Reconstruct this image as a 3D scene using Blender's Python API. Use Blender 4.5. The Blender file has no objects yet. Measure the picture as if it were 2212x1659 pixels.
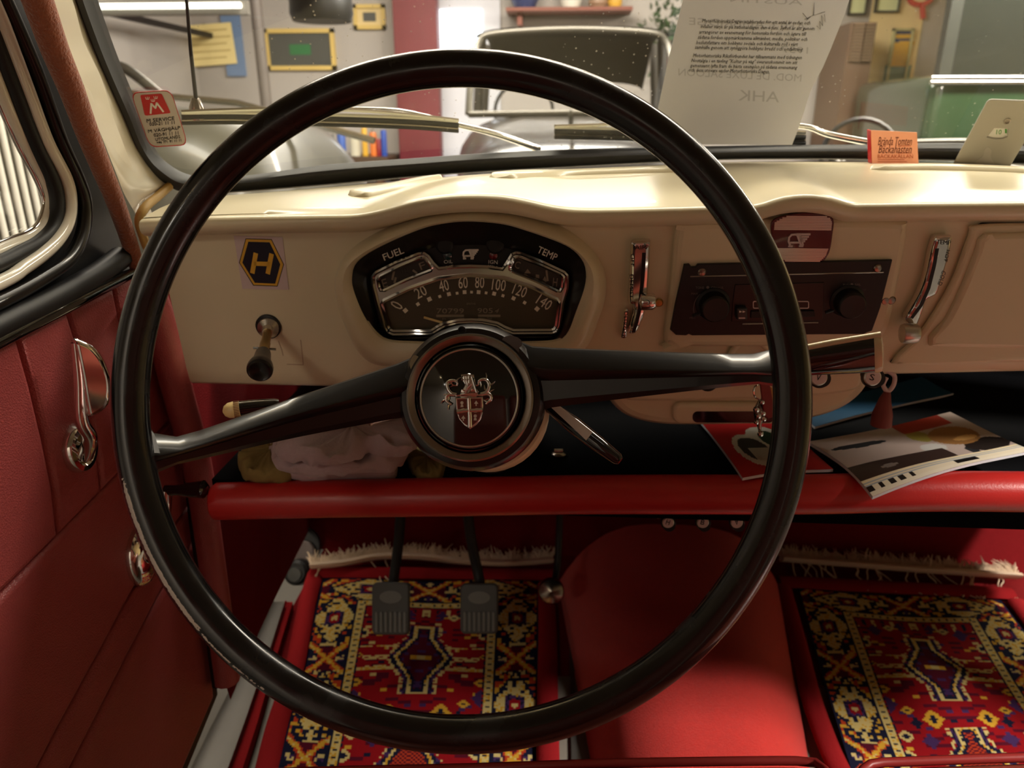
import bpy, bmesh, math, random
from mathutils import Vector as V, Matrix as M, Euler
random.seed(7)
S = bpy.context.scene
C = S.collection
# ------------------------------------------------------------------ camera, light, exposure
W, H, F = 2212.0, 1659.0, 1600.0          # the photograph's frame and its focal length in pixels
PITCH, YAW = 20.0, 3.5
CAM = V((0, 0, .9))
cd = bpy.data.cameras.new('camera'); cam = bpy.data.objects.new('camera', cd); C.objects.link(cam)
cam.location = CAM; cam.rotation_euler = (math.radians(90 - PITCH), 0, math.radians(YAW))
cd.sensor_width = 36; cd.lens = 36 * F / W; cd.clip_start = .02
cd.dof.use_dof = True; cd.dof.focus_distance = .56; cd.dof.aperture_fstop = 9
S.camera = cam
S.view_settings.view_transform = 'Standard'; S.view_settings.look = 'None'
S.view_settings.gamma = 1; S.view_settings.exposure = 0.58; S.view_settings.use_curve_mapping = False
wd = bpy.data.worlds.new('world'); S.world = wd; wd.use_nodes = True
wd.node_tree.nodes['Background'].inputs[0].default_value = (.9, .92, 1, 1)
wd.node_tree.nodes['Background'].inputs[1].default_value = .3
def area(name, loc, to, sx, sy, power, col):
    l = bpy.data.lights.new(name, 'AREA'); l.shape = 'RECTANGLE'; l.size = sx; l.size_y = sy; l.energy = power; l.color = col
    o = bpy.data.objects.new(name, l); C.objects.link(o); o.location = loc
    o.rotation_euler = (V(to) - V(loc)).to_track_quat('-Z', 'Y').to_euler(); return o
WARM = (1, .92, .79)
area('ceiling_lamp_light', (.15, 1.75, 2.32), (.1, 1.45, 0), 3.0, .3, 46, WARM)          # tube lamps over the bonnet
area('ceiling_lamp_light', (-.4, 4.6, 2.32), (-.4, 4.9, 0), 2.6, .3, 120, (1, .93, .84))
area('ceiling_lamp_light', (2.9, 4.3, 2.32), (2.9, 4.6, 0), 1.6, .3, 160, WARM)
area('side_lamp_light', (2.3, -.3, 2.4), (.3, .9, .1), .5, .3, 135, (1, .9, .80))       # lamp beside the open passenger door
area('ceiling_lamp_light', (-.6, -2.1, 2.32), (-.4, -2.4, 0), 2.0, .3, 34, WARM)           # unseen fill lamp, added behind the car to brighten chrome and dashboard

# ------------------------------------------------------------------ helpers
RC = Euler((math.radians(90 - PITCH), 0, math.radians(YAW))).to_matrix()
def ray(px, py): return RC @ V(((px - W / 2) / F, (H / 2 - py) / F, -1))
def hit(px, py, o, n):
    d = ray(px, py); return CAM + d * ((V(o) - CAM).dot(V(n)) / d.dot(V(n)))
def PX(px, py, x): return hit(px, py, (x, 0, 0), (1, 0, 0))
def PY(px, py, y): return hit(px, py, (0, y, 0), (0, 1, 0))
def PZ(px, py, z): return hit(px, py, (0, 0, z), (0, 0, 1))
def PD(px, py, d): return CAM + ray(px, py) * d
class Fr:                                  # a flat working plane with its own axes
    def __init__(s, o, u, v):
        u = V(u).normalized(); n = u.cross(V(v)).normalized(); v = n.cross(u)
        s.o, s.u, s.v, s.n = V(o), u, v, n
        s.m = M.Translation(s.o) @ M((u, v, n)).transposed().to_4x4(); s.i = s.m.inverted()
    def l(s, px, py, h=0):
        q = s.i @ hit(px, py, s.o + s.n * h, s.n); return V((q.x, q.y, h))
    def w(s, u, v, h=0): return s.m @ V((u, v, h))
def wl(px): return px
IDM = M.Identity(4)
WM = {}
def link(o, parent=None, m=IDM):
    C.objects.link(o); o.matrix_basis = m; WM[o.name] = m.copy()
    if parent is not None: o.parent = parent; o.matrix_parent_inverse = WM[parent.name].inverted()
    return o
def tag(o, label, cat, group=None):
    o['label'] = label; o['category'] = cat
    if group: o['group'] = group
    return o
def thing(name, label, cat, loc=(0, 0, 0), group=None):
    return tag(link(bpy.data.objects.new(name, None), None, M.Translation(V(loc))), label, cat, group)
def struct(o): o['kind'] = 'structure'; return o
def mesh(name, vs, fs, mat, parent=None, m=IDM, smooth=True, sharp=40, label=None):
    me = bpy.data.meshes.new(name); me.from_pydata([tuple(v) for v in vs], [], fs); me.update()
    return obj(name, me, mat, parent, m, smooth, sharp, label)
def obj(name, me, mat, parent=None, m=IDM, smooth=True, sharp=40, label=None):
    for mm in (mat if isinstance(mat, (list, tuple)) else [mat]): me.materials.append(mm)
    bm = bmesh.new(); bm.from_mesh(me); bmesh.ops.recalc_face_normals(bm, faces=bm.faces)
    for f in bm.faces: f.smooth = smooth
    if smooth:
        a = math.radians(sharp)
        for e in bm.edges:
            if len(e.link_faces) == 2 and e.calc_face_angle(0) > a: e.smooth = False
    bm.to_mesh(me); bm.free()
    o = bpy.data.objects.new(name, me); link(o, parent, m)
    if label: o['label'] = label
    return o
def cr(pts, k=8, closed=False):            # Catmull-Rom through the points
    pts = [V(p) for p in pts]; n = len(pts); out = []
    for i in range(n if closed else n - 1):
        g = (lambda j: pts[j % n]) if closed else (lambda j: pts[max(0, min(n - 1, j))])
        a, b, c, d = g(i - 1), g(i), g(i + 1), g(i + 2)
        for t in range(k):
            t /= k
            out.append(.5 * ((2 * b) + (c - a) * t + (2 * a - 5 * b + 4 * c - d) * t * t + (3 * b - a - 3 * c + d) * t ** 3))
    if not closed: out.append(pts[-1])
    return out
def resample(pts, n, closed=True):
    pts = [V(p) for p in pts]
    q = pts + [pts[0]] if closed else pts
    L = [0]
    for a, b in zip(q, q[1:]): L.append(L[-1] + (b - a).length)
    out = []; j = 0
    for i in range(n):
        t = L[-1] * i / (n if closed else n - 1)
        while j < len(q) - 2 and L[j + 1] < t: j += 1
        d = L[j + 1] - L[j]; out.append(q[j].lerp(q[j + 1], (t - L[j]) / d if d > 0 else 0))
    return out
def loft(name, loops, mat, parent=None, closed=True, caps=False, m=IDM, smooth=True, sharp=40, label=None):
    n = len(loops[0]); vs = [p for l in loops for p in l]; fs = []
    for i in range(len(loops) - 1):
        for j in range(n if closed else n - 1):
            k = (j + 1) % n; fs.append((i * n + j, i * n + k, (i + 1) * n + k, (i + 1) * n + j))
    if caps: fs.append(tuple(range(n))); fs.append(tuple((len(loops) - 1) * n + j for j in range(n)))
    return mesh(name, vs, fs, mat, parent, m, smooth, sharp, label)
def tubegeo(pts, r, seg=8, closed=False, flat=None):
    pts = [V(p) for p in pts]; n = len(pts); loops = []; up = None
    for i, p in enumerate(pts):
        t = (pts[(i + 1) % n] - pts[i - 1]) if closed else (pts[min(i + 1, n - 1)] - pts[max(i - 1, 0)])
        t = t.normalized() if t.length > 0 else V((0, 0, 1))
        if up is None:
            up = V((0, 0, 1)) if abs(t.z) < .9 else V((1, 0, 0))
            if flat is not None: up = V(flat)
        a = t.cross(up).normalized(); up = a.cross(t).normalized()
        ri = r[i] if isinstance(r, list) else r
        rx, ry = ri if isinstance(ri, (list, tuple)) else (ri, ri)
        loops.append([p + a * (math.cos(k * 2 * math.pi / seg) * rx) + up * (math.sin(k * 2 * math.pi / seg) * ry) for k in range(seg)])
    vs = [p for l in loops for p in l]; fs = []
    for i in range(n if closed else n - 1):
        ii = (i + 1) % n
        for j in range(seg):
            k = (j + 1) % seg; fs.append((i * seg + j, i * seg + k, ii * seg + k, ii * seg + j))
    if not closed: fs.append(tuple(range(seg))); fs.append(tuple((n - 1) * seg + j for j in range(seg)))
    return vs, fs
def tube(name, pts, r, mat, parent=None, seg=10, closed=False, m=IDM, flat=None, label=None):
    return mesh(name, *tubegeo(pts, r, seg, closed, flat), mat, parent, m, True, 50, label)
def join(geos):
    vs, fs = [], []
    for a, b in geos:
        k = len(vs); vs += list(a); fs += [tuple(i + k for i in f) for f in b]
    return vs, fs
def lathe(name, prof, mat, parent=None, fr=None, seg=32, label=None, m=None):   # profile (r, h) about the frame's normal
    vs, fs = [], []
    for r, h in prof:
        for k in range(seg):
            a = 2 * math.pi * k / seg; vs.append((r * math.cos(a), r * math.sin(a), h))
    for i in range(len(prof) - 1):
        for j in range(seg):
            k = (j + 1) % seg; fs.append((i * seg + j, i * seg + k, (i + 1) * seg + k, (i + 1) * seg + j))
    if prof[0][0] > 1e-5: fs.append(tuple(range(seg)))
    if prof[-1][0] > 1e-5: fs.append(tuple((len(prof) - 1) * seg + j for j in range(seg)))
    o = mesh(name, vs, fs, mat, parent, fr.m if fr else (m or IDM), True, 35, label)
    return o
def axis(p, d):                             # frame at p whose normal points along d
    d = V(d).normalized(); u = d.cross(V((0, 0, 1)))
    if u.length < 1e-3: u = V((1, 0, 0))
    u = -u.normalized(); return Fr(p, u, d.cross(u))
def boxgeo(x0, x1, y0, y1, z0, z1):
    vs = [(x, y, z) for x in (x0, x1) for y in (y0, y1) for z in (z0, z1)]
    return vs, [(0, 1, 3, 2), (4, 6, 7, 5), (0, 4, 5, 1), (2, 3, 7, 6), (0, 2, 6, 4), (1, 5, 7, 3)]
def box(name, x0, x1, y0, y1, z0, z1, mat, parent=None, m=IDM, bev=0, label=None):
    me = bpy.data.meshes.new(name); me.from_pydata(*[(a, [], b) for a, b in [boxgeo(x0, x1, y0, y1, z0, z1)]][0])
    if bev:
        bm = bmesh.new(); bm.from_mesh(me); bmesh.ops.bevel(bm, geom=bm.edges[:], offset=bev, segments=3, affect='EDGES', profile=.6)
        bm.to_mesh(me); bm.free()
    return obj(name, me, mat, parent, m, bool(bev), 50, label)
def curve_mesh(loops, thick, bev):
    c = bpy.data.curves.new('c', 'CURVE'); c.dimensions = '2D'; c.fill_mode = 'BOTH'
    c.extrude = max(thick / 2 - bev, 0); c.bevel_depth = bev; c.bevel_resolution = 2; c.offset = -bev
    for L in loops:
        s = c.splines.new('POLY'); s.points.add(len(L) - 1); s.use_cyclic_u = True
        for p, q in zip(s.points, L): p.co = (q[0], q[1], 0, 1)
    o = bpy.data.objects.new('c', c); me = bpy.data.meshes.new_from_object(o)
    bpy.data.objects.remove(o); bpy.data.curves.remove(c); return me
def plate(name, loops, mat, parent, fr, h0=0, thick=.002, bev=0, label=None, px=True, smooth=0, sharp=30):
    LL = []
    for L in loops:                          # outlines given in photo pixels (px) or plane metres
        q = [fr.l(p[0], p[1], h0 + thick) if px else V((p[0], p[1], 0)) for p in L]
        if smooth: q = cr(q, smooth, True)
        LL.append(q)
    me = curve_mesh(LL, thick, bev)
    for v in me.vertices: v.co.z += h0 + thick / 2
    me.materials.clear()
    return obj(name, me, mat, parent, fr.m, True, sharp, label)
def rrect(x0, y0, x1, y1, r, k=5):
    o = []
    for cx, cy, a in ((x1 - r, y1 - r, 0), (x0 + r, y1 - r, 90), (x0 + r, y0 + r, 180), (x1 - r, y0 + r, 270)):
        for i in range(k + 1):
            b = math.radians(a + 90 * i / k); o.append((cx + r * math.cos(b), cy + r * math.sin(b)))
    return o
def circ(cx, cy, r, k=24, ry=None):
    ry = ry or r; return [(cx + r * math.cos(2 * math.pi * i / k), cy + ry * math.sin(2 * math.pi * i / k)) for i in range(k)]
_tc = {}
def textgeo(s, shear=0, res=2):
    key = (s, shear, res)
    if key not in _tc:
        c = bpy.data.curves.new('t', 'FONT'); c.body = s; c.resolution_u = res; c.extrude = .01; c.shear = shear
        o = bpy.data.objects.new('t', c); me = bpy.data.meshes.new_from_object(o)
        vs = [v.co.copy() for v in me.vertices]; fs = [tuple(p.vertices) for p in me.polygons]
        bpy.data.objects.remove(o); bpy.data.curves.remove(c); bpy.data.meshes.remove(me)
        x0 = min(v.x for v in vs); x1 = max(v.x for v in vs); y0 = min(v.y for v in vs); y1 = max(v.y for v in vs)
        _tc[key] = ([V(((v.x - x0) / (x1 - x0) - .5, (v.y - y0) / (y1 - y0) - .5, 1 if v.z > 0 else 0)) for v in vs], fs)
    return _tc[key]
def textpart(fr, s, c, h, w, up=(0, -1), hh=0, th=.0003, shear=0, flip=False, px=True, res=2):
    vs, fs = textgeo(s, shear, res)
    L = math.hypot(*up); up = (up[0] / L, up[1] / L); ri = (-up[1], up[0])
    if px:
        o = fr.l(c[0], c[1], hh); U = fr.l(c[0] + ri[0] * w / 2, c[1] + ri[1] * w / 2, hh) - fr.l(c[0] - ri[0] * w / 2, c[1] - ri[1] * w / 2, hh)
        T = fr.l(c[0] + up[0] * h / 2, c[1] + up[1] * h / 2, hh) - fr.l(c[0] - up[0] * h / 2, c[1] - up[1] * h / 2, hh)
    else:
        o = V((c[0], c[1], hh)); U = V((-up[1], up[0], 0)) * -w if False else V((up[1], -up[0], 0)) * w; T = V((up[0], up[1], 0)) * h
    f = -1 if flip else 1
    return [o + U * (v.x * f) + T * v.y + V((0, 0, v.z * th)) for v in vs], fs
def text(fr, s, c, h, w, mat, parent, name='lettering', **k):
    return mesh(name, *textpart(fr, s, c, h, w, **k), mat, parent, fr.m, False)
def strokegeo(fr, pts, wd, hh=0, th=.0004, px=True):
    p = [fr.l(a, b, hh) if px else V((a, b, hh)) for a, b in pts]; L, R = [], []
    for i, q in enumerate(p):
        t = (p[min(i + 1, len(p) - 1)] - p[max(i - 1, 0)]).normalized(); n = V((-t.y, t.x, 0)) * wd / 2
        L.append(q + n); R.append(q - n)
    k = len(p); e = V((0, 0, th)); vs = L + R + [a + e for a in L] + [a + e for a in R]; fs = []
    for i in range(k - 1):
        fs += [(2 * k + i, 2 * k + i + 1, 3 * k + i + 1, 3 * k + i), (i, i + 1, 2 * k + i + 1, 2 * k + i), (k + i, k + i + 1, 3 * k + i + 1, 3 * k + i)]
    fs += [(0, 2 * k, 3 * k, k), (k - 1, 3 * k - 1, 4 * k - 1, 2 * k - 1)]
    return vs, fs
LOGO = [[(.0, 1), (.2, 1)], [(.10, 1), (.02, .62), (.04, .28), (.16, .06), (.32, .03), (.42, .12), (.58, .98)], [(.48, 1), (.68, 1)], [(.08, .7), (.5, .7)],
        [(.36, .02), (1, .02)], [(.50, .04), (.62, .5), (.66, .95)], [(.5, .22), (.93, .22)], [(.56, .42), (.85, .42)], [(.6, .6), (.76, .6)]]
def logo(fr, x0, y0, x1, y1, wd, mat, parent, hh, th=.0006, dy=0):
    return mesh('winged_letter_emblem', *join([strokegeo(fr, [(x0 + a * (x1 - x0), y0 + b * (y1 - y0) + dy * a) for a, b in L], wd, hh, th) for L in LOGO]), mat, parent, fr.m, False)

# ------------------------------------------------------------------ materials
def lin(c): return tuple(((x / 255) / 12.92 if x / 255 < .04045 else ((x / 255 + .055) / 1.055) ** 2.4) for x in c) + (1,)
MT = {}
def mat(name, col, rough=.5, metal=0, spec=.5, bump=0, bscale=200, vary=0, vscale=20, coat=0, emit=0, alpha=1, trans=0, attr=None, voro=False, sheen=0, ior=1.45, aniso=None):
    m = bpy.data.materials.new(name); m.use_nodes = True; nt = m.node_tree; b = nt.nodes['Principled BSDF']; MT[name] = m
    b.inputs['Base Color'].default_value = lin(col); b.inputs['Roughness'].default_value = rough; b.inputs['Metallic'].default_value = metal
    b.inputs['Specular IOR Level'].default_value = spec; b.inputs['Coat Weight'].default_value = coat; b.inputs['Coat Roughness'].default_value = .05
    b.inputs['Transmission Weight'].default_value = trans; b.inputs['Alpha'].default_value = alpha; b.inputs['IOR'].default_value = ior
    b.inputs['Sheen Weight'].default_value = sheen
    if emit: b.inputs['Emission Color'].default_value = lin(col); b.inputs['Emission Strength'].default_value = emit
    tc = nt.nodes.new('ShaderNodeTexCoord') if (bump or vary) else None
    def noise(sc):
        n = nt.nodes.new('ShaderNodeTexVoronoi' if voro and sc == bscale else 'ShaderNodeTexNoise'); n.inputs['Scale'].default_value = sc
        if n.type == 'TEX_NOISE': n.inputs['Detail'].default_value = 4
        nt.links.new(tc.outputs['Object'], n.inputs['Vector']); return n
    if attr:
        a = nt.nodes.new('ShaderNodeAttribute'); a.attribute_name = attr; nt.links.new(a.outputs['Color'], b.inputs['Base Color'])
    if vary and not attr:
        n = noise(vscale); r = nt.nodes.new('ShaderNodeMapRange'); r.inputs[3].default_value = 1 - vary; r.inputs[4].default_value = 1 + vary
        nt.links.new(n.outputs['Fac'], r.inputs[0]); h = nt.nodes.new('ShaderNodeVectorMath'); h.operation = 'SCALE'
        h.inputs[0].default_value = lin(col)[:3]; nt.links.new(r.outputs[0], h.inputs['Scale']); nt.links.new(h.outputs[0], b.inputs['Base Color'])
    if bump:
        n = noise(bscale); bp = nt.nodes.new('ShaderNodeBump'); bp.inputs['Strength'].default_value = bump; bp.inputs['Distance'].default_value = .002
        nt.links.new(n.outputs['Distance' if voro else 'Fac'], bp.inputs['Height']); nt.links.new(bp.outputs[0], b.inputs['Normal'])
    return m
cream = mat('cream_paint', (226, 216, 184), .3, coat=.15, vary=.04, vscale=9)
cream2 = mat('cream_pillar_paint', (236, 230, 212), .2, coat=.6)
ochre = mat('ochre_sealing_strip', (186, 150, 84), .5)
black = mat('black_enamel', (16, 16, 17), .3, coat=.3)
blackm = mat('matt_black', (16, 16, 17), .5)
blackg = mat('black_gloss', (8, 8, 9), .08, coat=1)
rubber = mat('rubber', (46, 46, 46), .55, bump=.05, bscale=300)
rubberd = mat('dark_rubber', (20, 19, 19), .5)
chrome = mat('chrome', (222, 220, 216), .08, 1)
chromeb = mat('brushed_metal', (200, 196, 188), .3, 1)
chromed = mat('dull_chrome', (150, 140, 130), .22, 1, vary=.15, vscale=60)
alu = mat('aluminium', (92, 89, 84), .45, .6, vary=.12, vscale=25, bump=.1, bscale=90)
brass = mat('brass', (190, 160, 96), .3, 1)
redl = mat('red_leather', (162, 74, 74), .40, bump=.25, bscale=650, voro=True, vary=.08, vscale=30)
redv = mat('red_vinyl', (176, 36, 34), .33, bump=.08, bscale=500)
redc = mat('red_carpet', (192, 48, 42), .95, spec=.1, bump=.9, bscale=700, vary=.14, vscale=160, sheen=.2)
bindr = mat('binding_red', (138, 26, 30), .9, spec=.1, bump=.6, bscale=500)
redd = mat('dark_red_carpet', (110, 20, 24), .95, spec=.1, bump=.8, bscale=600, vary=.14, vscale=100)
seatl = mat('oxblood_leather', (142, 68, 54), .34, bump=.3, bscale=120, voro=True, vary=.12, vscale=18)
piping = mat('red_piping', (140, 40, 38), .4)
plush = mat('rust_plush', (150, 86, 60), .95, spec=.1, bump=1, bscale=420, vary=.25, vscale=160, sheen=.5)
floorg = mat('grey_floor_paint', (128, 122, 112), .5, vary=.05)
ivory = mat('ivory_plastic', (232, 206, 146), .3)
clearp = mat('clear_plastic', (206, 192, 156), .12, coat=.6)
white = mat('white_print', (232, 230, 222), .5)
paper = mat('paper', (200, 202, 208), .7)
ink = mat('black_ink', (22, 20, 22), .6)
ghost = mat('show_through_ink', (172, 174, 180), .7)
stick_red = mat('red_print', (190, 26, 30), .4)
yellow = mat('yellow_print', (226, 176, 56), .45)
navy = mat('navy_print', (16, 22, 40), .3)
pinkw = mat('pinkish_white_print', (214, 196, 196), .45)
maroon = mat('maroon_enamel', (92, 20, 26), .25, coat=.5)
crestred = mat('brown_enamel', (110, 38, 22), .3, coat=.6)
dial = mat('dial_face', (84, 76, 60), .5, vary=.08, vscale=40)
dialk = mat('dark_dial', (58, 52, 48), .5)
dialp = mat('dial_print', (250, 244, 226), .6)
dialf = mat('faded_dial_print', (150, 138, 120), .6)
radiob = mat('radio_black', (15, 14, 16), .4)
radiot = mat('radio_print', (120, 108, 106), .5)
orange = mat('orange_card', (242, 166, 124), .6)
brownink = mat('brown_ink', (110, 44, 26), .6)
faintink = mat('faint_orange_ink', (196, 96, 58), .6)
greyp = mat('grey_plastic', (172, 168, 156), .4)
greenp = mat('green_print', (70, 150, 50), .5)
cloth = mat('mauve_grey_cloth', (168, 146, 148), .9, bump=.4, bscale=300, sheen=.3)
yelcl = mat('yellow_duster', (126, 106, 58), .9, bump=.4, bscale=200)
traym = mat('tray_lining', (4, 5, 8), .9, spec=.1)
pedr = mat('pedal_rubber', (70, 72, 70), .5)
leath = mat('brown_leather_fob', (124, 34, 32), .5, bump=.2)
tan = mat('tan_suede', (200, 150, 84), .8)
printm = mat('printed_paper', (255, 255, 255), .35, attr='ink')
knotm = mat('wool_pile', (255, 255, 255), .95, spec=.1, attr='ink', bump=1, bscale=900)
fringem = mat('fringe_cotton', (216, 194, 168), .9)
glassd = mat('dial_glass_lens_teal', (20, 60, 66), .1, coat=1)
glassr = mat('dial_glass_lens_red', (110, 12, 20), .08, coat=1)
def glassmat(name, tint, dirt):
    m = bpy.data.materials.new(name); m.use_nodes = True; nt = m.node_tree; nt.nodes.clear(); N = nt.nodes.new
    out = N('ShaderNodeOutputMaterial'); tr = N('ShaderNodeBsdfTransparent'); gl = N('ShaderNodeBsdfGlossy'); mx = N('ShaderNodeMixShader')
    tr.inputs[0].default_value = tint; gl.inputs[1].default_value = .01
    lw = N('ShaderNodeLayerWeight'); lw.inputs[0].default_value = .5; pw = N('ShaderNodeMath'); pw.operation = 'POWER'; pw.inputs[1].default_value = 5; nt.links.new(lw.outputs['Facing'], pw.inputs[0])
    ma = N('ShaderNodeMath'); ma.operation = 'MULTIPLY_ADD'; ma.inputs[1].default_value = .95; ma.inputs[2].default_value = .045; nt.links.new(pw.outputs[0], ma.inputs[0]); nt.links.new(ma.outputs[0], mx.inputs[0])
    nt.links.new(tr.outputs[0], mx.inputs[1]); nt.links.new(gl.outputs[0], mx.inputs[2])
    if dirt:
        tc = N('ShaderNodeTexCoord'); vo = N('ShaderNodeTexVoronoi'); vo.inputs['Scale'].default_value = 130; nt.links.new(tc.outputs['Object'], vo.inputs['Vector'])
        lt = N('ShaderNodeMath'); lt.operation = 'LESS_THAN'; nt.links.new(vo.outputs['Distance'], lt.inputs[0]); lt.inputs[1].default_value = .13
        ns = N('ShaderNodeTexNoise'); ns.inputs['Scale'].default_value = 7; ns.inputs['Detail'].default_value = 5; nt.links.new(tc.outputs['Object'], ns.inputs['Vector'])
        mr = N('ShaderNodeMapRange'); mr.inputs[1].default_value = .47; mr.inputs[2].default_value = .62; mr.inputs[4].default_value = .5; nt.links.new(ns.outputs['Fac'], mr.inputs[0])
        mu = N('ShaderNodeMath'); mu.operation = 'MULTIPLY'; nt.links.new(lt.outputs[0], mu.inputs[0]); nt.links.new(mr.outputs[0], mu.inputs[1])
        ad = N('ShaderNodeMath'); ad.operation = 'ADD'; ad.inputs[1].default_value = dirt; nt.links.new(mu.outputs[0], ad.inputs[0])
        df = N('ShaderNodeBsdfDiffuse'); df.inputs[0].default_value = (.8, .78, .72, 1); m2 = N('ShaderNodeMixShader')
        nt.links.new(ad.outputs[0], m2.inputs[0]); nt.links.new(mx.outputs[0], m2.inputs[1]); nt.links.new(df.outputs[0], m2.inputs[2]); mx = m2
    nt.links.new(mx.outputs[0], out.inputs[0]); return m
wglass = glassmat('dusty_windscreen_glass', (.93, .95, .93, 1), .014)
pglass = glassmat('clear_glass', (.96, .97, .96, 1), 0)
def paint_grid(name, nu, nv, pos, colf, mt, parent, m=IDM):      # a printed or woven sheet: one quad per cell, coloured per cell
    vs = [pos(i / nu, j / nv) for j in range(nv + 1) for i in range(nu + 1)]
    fs = [(j * (nu + 1) + i, j * (nu + 1) + i + 1, (j + 1) * (nu + 1) + i + 1, (j + 1) * (nu + 1) + i) for j in range(nv) for i in range(nu)]
    o = mesh(name, vs, fs, mt, parent, m, True, 60)
    ca = o.data.color_attributes.new('ink', 'FLOAT_COLOR', 'CORNER'); buf = []
    for j in range(nv):
        for i in range(nu): buf += list(colf(i, j)) * 4
    ca.data.foreach_set('color', buf); return o
# ------------------------------------------------------------------ the car: shared shapes
def lerp(a, b, t): return a + (b - a) * t
XC = .27
def Yb(x): return .98 - .45 * (x - XC) ** 2
def gY(x, z, off=0): return Yb(x) + .6 * (.845 - z) + off        # the curved, raked windscreen
def G(px, py, off=0):
    y = .85
    for _ in range(60):
        p = PY(px, py, y); y = lerp(y, gY(p.x, p.z, off), .6)
    return PY(px, py, y)
def gframe(px, py, off):                    # flat plane lying against the glass
    c = G(px, py, off); e = .02
    u = V((2 * e, gY(c.x + e, c.z) - gY(c.x - e, c.z), 0)); v = V((0, -.6, 1)); return Fr(c, u, v)
FA = Fr((0, .69, .72), (1, 0, 0), (0, -.02, .16))               # dashboard face
def faY(z): return .69 + (z - .72) * -.125
ZT = .495                                                       # parcel tray
XD = -.43
DR = Fr((XD, .6, .6), (0, 1, 0), (0, 0, 1))                      # inner face of the driver's door

body = thing('car_cabin', 'cream painted cabin shell with grey floor, roof and windscreen pillars around the red interior', 'car body', (.27, .5, -.3))
# floor pan, toe board, side panels, roof, bonnet
box('floor_pan', -.5, 1.0, -.9, 1.42, -.03, 0, floorg, body)
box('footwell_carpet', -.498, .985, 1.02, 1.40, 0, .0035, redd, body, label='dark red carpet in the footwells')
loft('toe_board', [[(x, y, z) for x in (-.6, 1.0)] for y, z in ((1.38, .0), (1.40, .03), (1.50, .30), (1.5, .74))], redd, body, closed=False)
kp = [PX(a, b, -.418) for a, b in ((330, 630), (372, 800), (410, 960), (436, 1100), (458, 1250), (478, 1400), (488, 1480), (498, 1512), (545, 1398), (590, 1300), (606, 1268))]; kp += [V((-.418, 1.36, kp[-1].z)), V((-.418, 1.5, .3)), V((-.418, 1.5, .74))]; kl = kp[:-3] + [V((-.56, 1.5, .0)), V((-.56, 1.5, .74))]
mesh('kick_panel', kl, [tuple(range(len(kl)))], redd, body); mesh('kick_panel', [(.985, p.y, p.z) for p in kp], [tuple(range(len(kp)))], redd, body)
rf = []
for j in range(13):
    y = -1.2 + j * .155
    rf.append([(lerp(-.46, 1.0, i / 16), y, 1.165 + .12 * (1 - (2 * i / 16 - 1) ** 4) - .03 * max(0, j - 9) / 3 * 1.2) for i in range(17)])
loft('roof_lining', rf, mat('roof_cloth', (150, 140, 122), .9), body, closed=False)
bn = []
for j in range(14):
    t = j / 13; y = 1.02 + 1.15 * t
    bn.append([(lerp(-.42, .96, i / 20), y - .12 * abs(i / 10 - 1) ** 2, .80 - .02 * t - .30 * t ** 3 + .02 * (1 - abs(i / 10 - 1) ** 3) - .12 * abs(i / 10 - 1) ** 6 - .03) for i in range(21)])
loft('bonnet', bn, cream2, body, closed=False)

# ---- tunnel with its loose carpet
tl = []
for k in range(24):
    t = k / 23; a = PZ(lerp(1312, 1205, t), lerp(1850, 1255, t), .004); b = PZ(lerp(1776, 1690, t), lerp(1850, 1285, t), .004)
    y = (a.y + b.y) / 2; row = []
    for i in range(25):
        s = i / 24; e = abs(2 * s - 1)
        row.append((lerp(a.x, b.x, s), y, .004 + (.085 + .06 * t) * (1 - e ** 3.2) + .0015 * random.random()))
    tl.append(row)
tun = loft('tunnel_carpet', tl, redc, body, closed=False, label='bright red carpet over the transmission hump')
for xa, xb in (((1203, 1262), (1213, 1272)), ((1744, 1792), (1736, 1746))):
    pass
mesh('floor_edge_strip', *join([boxgeo(PZ(1240, 1640, 0).x - .004, PZ(1240, 1640, 0).x + .004, .6, 1.25, 0, .006)]), alu, body)
# ---- sill
def strip(name, L, R, z0, z1, mt, parent, lab=None):
    a = [PZ(*p, z1) for p in L]; b = [PZ(*p, z1) for p in R]; d = V((0, 0, z0 - z1))
    return loft(name, [[p + d for p in a], a, [p.lerp(q, .12) + V((0, 0, .004)) for p, q in zip(a, b)], [p.lerp(q, .3) for p, q in zip(a, b)], b, [p + d for p in b]], mt, parent, closed=False, label=lab)
strip('sill_plate', [(380, 1725), (412, 1659), (455, 1570), (487, 1508), (540, 1400), (585, 1300)], [(470, 1725), (492, 1659), (528, 1560), (555, 1480), (585, 1395), (615, 1300)], .0, .035, alu, body, 'worn aluminium sill plate')
strip('sill_carpet', [(470, 1725), (492, 1659), (528, 1560), (555, 1480), (585, 1395), (615, 1300)], [(505, 1725), (524, 1659), (556, 1560), (578, 1480), (604, 1395), (632, 1300)], .0, .022, bindr, body, 'narrow red carpet strip beside the sill plate')

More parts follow.
